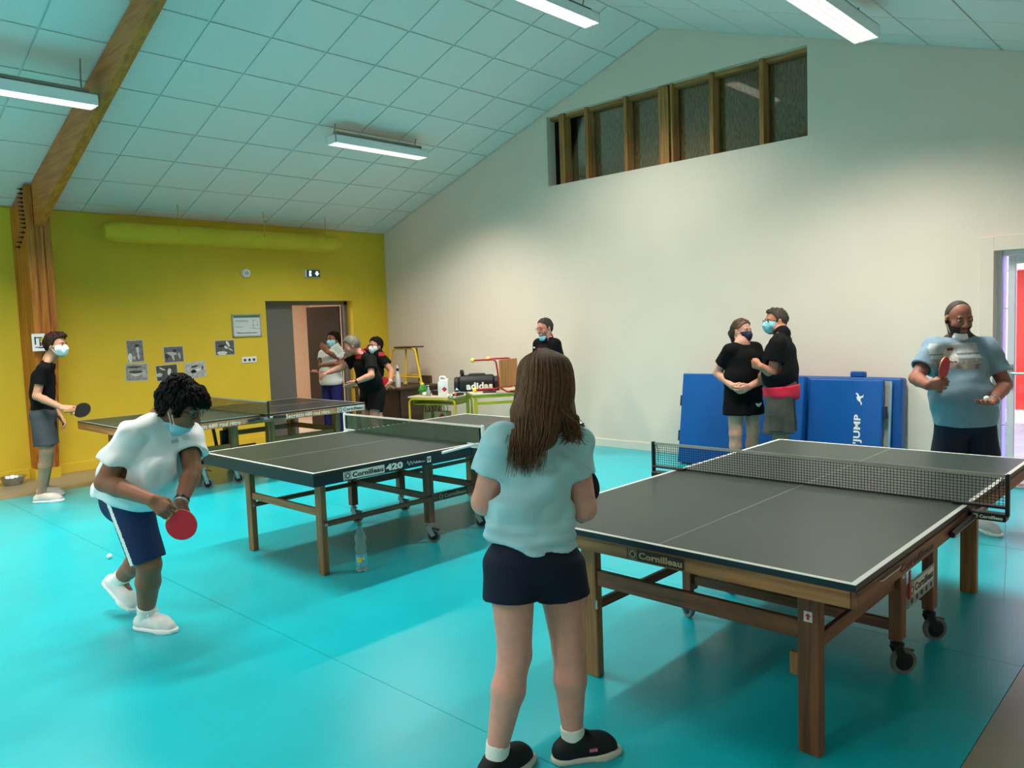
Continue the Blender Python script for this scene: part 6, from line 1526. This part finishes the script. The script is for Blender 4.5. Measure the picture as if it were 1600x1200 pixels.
poly_plate([(-.5, .4), (.5, .4), (.5, -.4), (-.5, -.4)], pt(834.5, 543, 9.55), HRt, UPZ, 0.012, m_inkw, smi['root'], 'collar_badge', 0.022).location = tuple(-smi['org'])
fl_, ff, fu = smi['ax']; hcs = np.asarray(pt(851, 513, 9.72))
def smile(co, no):
    q = (co - hcs) / 1.05; x, y, z = q @ fl_, q @ ff, q @ fu
    return (np.abs(x) < 0.03) & (y > 0.06) & (z < -0.062 + 8 * x * x) & (z > -0.078 + 10 * x * x)
o = patch(smi['body'], 'teeth', mat('teeth', (226, 210, 196), rough=0.4), smile, 0.002, smi['root'])
if o: o.location = smi['body'].location

# ---- teenager in black T-shirt at the left, in profile
F = dirv(.96, 0, -.15); J, hc_, F, R = stand(mixp(fl(72, 786), fl(82, 775), .5), F, 1.755, sw=0.165, hw=0.08, stance=0.10)
J.update(elR=pt(57, 619, 7.72), wrR=pt(97, 637, 7.66), elL=pt(80, 622, 8.1), wrL=pt(92, 648, 8.02), ankR=fl(66, 785) + UPZ * .085, toeR=fl(96, 783) + UPZ * .03, ankL=fl(70, 774) + UPZ * .085, toeL=fl(98, 773) + UPZ * .03,
         chest=pt(68, 590, 7.9), belly=pt(66, 615, 7.9), pel=pt(68, 646, 7.9), hipR=pt(66, 652, 7.83), hipL=pt(70, 650, 7.98), knR=pt(72, 705, 7.83), knL=pt(76, 702, 7.98), neck=pt(77, 562, 7.9), shR=pt(67, 577, 7.76), shL=pt(74, 575, 8.04))
teen = make_person(dict(name='teen', label='teenager in black T-shirt and grey shorts in profile holding a black bat', J=J, h=0.0075, skin=(190, 138, 110), hairmat=m_hairb, b=1.0,
    r=dict(chest=0.098, waist=0.092, hip=0.105, thigh=0.078, uarm=0.045, elb=0.038, wri=0.026), csq=1.4,
    head=dict(c=pt(88, 539, 7.88), f=dirv(.98, -.06, -.12), u=dirv(.05, 1, 0), s=1.03, hair=dict(t=0.018, amp=0.004, fr=60, h=0.007, extra=[((0, .05, .1), (0, .09, .085), .032, .028)]), mask=dict(m=m_maskw)),
    handR=dict(d=dirv(.95, -.1, -.1), n=dirv(0, -.8, .5), t=UPZ, curl=0.7, ti=.7, curls=(0.15, .9, .9, .9)), handL=dict(d=dirv(.5, -.8, 0), n=dirv(-.5, 0, -.5), t=dirv(1, 0, 0), curl=0.5),
    shirt=dict(m=m_blackc, g=0.012, sl=0.58, hem=pt(68, 640, 7.9), hemn=-UPZ, amp=0.004, sf=0.006, seed=71),
    legs=dict(m=mat('grey fading shorts', (66, 68, 74), rough=0.8, var=0.25, vs=5), len=0.84, g=0.02, fl=0.022),
    feet=dict(m=mat('pale pink knit', (222, 204, 194), rough=0.65, var=0.05), sole=m_white, L=0.29, stripes=m_inkw)))
teen_bat = paddle(pt(128.5, 641, 7.62), dirv(1, .02, 0), dirv(-.1, .55, -.83), m_rubk, m_rubk, 'black bat pointing at the back table, held by the teenager', 0.082)

# ---- woman with arms folded in the doorway
F = dirv(-.45, 0, -.9); J, hc_, F, R = stand((6.70, 10.25, 0), F, 1.635, sw=0.14, hw=0.08)
J.update(elR=pt(502, 572, 11.9), wrR=pt(524, 568, 11.72), elL=pt(538, 564, 11.95), wrL=pt(512, 550, 11.70))
ww = make_person(dict(name='womanw', label='woman in white top with blue mask and folded arms in the doorway', J=J, h=0.008, skin=(140, 90, 66), hairmat=m_hairk, b=1.0, r=dict(chest=0.105, waist=0.108, hip=0.118, uarm=0.052, elb=0.044, wri=0.032), csq=1.3,
    head=dict(c=pt(521, 531, 11.95), f=dirv(-.55, -.02, -.8), u=UPZ, s=1.03, hair=dict(t=0.016, amp=0.005, h=0.007), mask=dict(m=m_maskb)),
    handR=dict(d=dirv(.9, .1, -.2), n=dirv(0, -.3, .9), t=UPZ, curl=0.4), handL=dict(d=dirv(-.6, .7, -.2), n=dirv(.2, 0, .9), t=UPZ, curl=0.4),
    shirt=dict(m=mat('white top', (214, 208, 204), rough=0.85, var=0.04), g=0.016, sl=0.45, hem=np.array([6.70, 10.25, 0.83]), hemn=-UPZ, flare=0.01, seed=81),
    legs=dict(m=mat('royal blue trousers', (16, 22, 88), rough=0.8, var=0.1), len=1.95, g=0.016, name='trousers'), feet=dict(m=m_black, sole=m_white)))
pp = thing('paper_sheet', 'white sheet of paper held by the woman in the doorway', 'paper', tuple(pt(528, 547, 11.62)))
plate((0, 0, 0), dirv(.8, .45, -.1), dirv(-.5, .8, -.2), 0.14, 0.19, 0.002, m_inkw, pp, 'sheet')
for k in range(4): plate(dirv(-.5, .8, -.2) * (0.05 - 0.03 * k) - HFw * 0.003, dirv(.8, .45, -.1), dirv(-.5, .8, -.2), 0.08, 0.005, 0.0006, m_pl, pp, 'written_line')

# ---- grey-haired man leaning over the end of the back table
J = dict(neck=pt(563, 553, 10.62), chest=pt(570, 572, 10.66), belly=pt(577, 593, 10.70), pel=pt(583, 611, 10.78), shR=pt(557, 561, 10.78), shL=pt(579, 562, 10.44),
         elR=pt(534, 574, 10.72), wrR=pt(513, 582, 10.62), elL=pt(580, 587, 10.30), wrL=pt(555, 597, 10.22), hipR=pt(576, 615, 10.84), hipL=pt(590, 616, 10.70), knR=pt(570, 656, 10.78), knL=pt(583, 657, 10.62),
         ankR=fl(575, 700) + UPZ * .085, toeR=fl(560, 703) + UPZ * .03, ankL=fl(593, 706) + UPZ * .085, toeL=fl(578, 710) + UPZ * .03)
co_ = make_person(dict(name='coach', label='grey-haired man in black and red polo leaning over with a bat', J=J, h=0.008, skin=(186, 132, 110), hairmat=m_hairg, b=1.0, r=dict(chest=0.125, waist=0.13, hip=0.13, uarm=0.054, elb=0.044, wri=0.032, thigh=0.088), csq=1.35,
    head=dict(c=pt(549, 540, 10.56), f=dirv(-.86, -.34, -.3), u=dirv(-.3, .94, 0), s=1.05, hair=dict(t=0.016, amp=0.004, h=0.007)),
    handR=dict(d=dirv(-.9, -.2, -.2), n=dirv(0, -.9, 0), t=dirv(0, .2, -1), curl=0.8, ti=.7), handL=dict(d=dirv(-.8, -.5, -.2), n=dirv(-.2, .5, .6), t=UPZ, curl=0.4),
    shirt=dict(m=m_blackc, g=0.02, sl=0.66, hem=pt(582, 610, 10.76), collar=m_redc, seed=91, sf=0.016), legs=dict(m=mat('black shorts', (14, 14, 16)), len=0.62, g=0.024, fl=0.02), feet=dict(m=m_white, sole=m_white, sock=m_inkw, sl=0.1)))
sew(co_, 'red_panel', m_redc, pt(555, 558, 10.5), 0.17, 0.055, dirv(-.4, .3, -.8), 0.003)
coach_bat = paddle(pt(493, 581, 10.60), dirv(-1, .1, 0), dirv(0.0, 1, .05), m_rubr, m_rubk, 'bat seen edge-on in the outstretched hand of the grey-haired man')
wt = thing('wrist_watch', 'dark watch on the wrist of the grey-haired man', 'watch', tuple(J['wrL'])); d = nrm(J['wrL'] - J['elL'])
MB().lathe([(0.034, -0.01), (0.039, -0.008), (0.039, 0.008), (0.034, 0.01)], -d * 0.015, d, 16).build('strap', m_black, wt, 0, 1, True); MB().lathe([(0.014, 0), (0.014, 0.006)], -d * 0.015 - HFw * 0.036, -HFw, 12).build('dial', m_black, wt)

# ---- man with white mask standing behind him
F = dirv(-.6, 0, -.8); J, hc_, F, R = stand((6.86, 9.42, 0), F, 1.62, sw=0.158, hw=0.09)
J.update(elL=pt(612, 580, 11.3), wrL=pt(609, 597, 11.05))
m3 = make_person(dict(name='man3', label='man in black polo with red shoulders and white mask by the dark desk', J=J, h=0.008, skin=(188, 128, 104), hairmat=m_hairk, b=1.0, r=dict(uarm=0.056, chest=0.12, waist=0.125), csq=1.4,
    head=dict(c=pt(587, 540, 11.38), f=dirv(-.62, -.05, -.75), u=UPZ, s=1.02, glasses=m_wire, hair=dict(t=0.015, amp=0.003, h=0.007), mask=dict(m=m_maskw)),
    handL=dict(d=dirv(-.3, -.8, -.3), n=dirv(-.8, 0, 0), t=dirv(-.4, 0, -1), curl=0.5), handR=HANG(F, R, 1),
    shirt=dict(m=m_blackc, g=0.02, sl=0.62, seed=101, collar=m_redc), legs=dict(m=mat('black shorts', (14, 14, 16)), len=0.85, g=0.02), feet=dict(m=m_white, sole=m_white, sock=m_inkw)))
sew(m3, 'red_panel', m_redc, pt(600, 553, 11.3), 0.15, 0.06, dirv(-.2, .5, -.8), 0.003)
m3_bat = paddle(pt(600, 597, 11.02), dirv(-.7, .5, -.2), dirv(.1, .1, -1), m_rubr, m_rubk, 'red bat in the hand of the man with the white mask')
wt = thing('wrist_watch', 'pale watch on the wrist of the man with the white mask', 'watch', tuple(J['wrL'])); d = nrm(J['wrL'] - J['elL'])
MB().lathe([(0.032, -0.01), (0.037, -0.008), (0.037, 0.008), (0.032, 0.01)], -d * 0.012, d, 16).build('strap', m_white, wt, 0, 1, True); MB().lathe([(0.014, 0), (0.014, 0.006)], -d * 0.012 - HFw * 0.034, -HFw, 12).build('dial', m_white, wt)
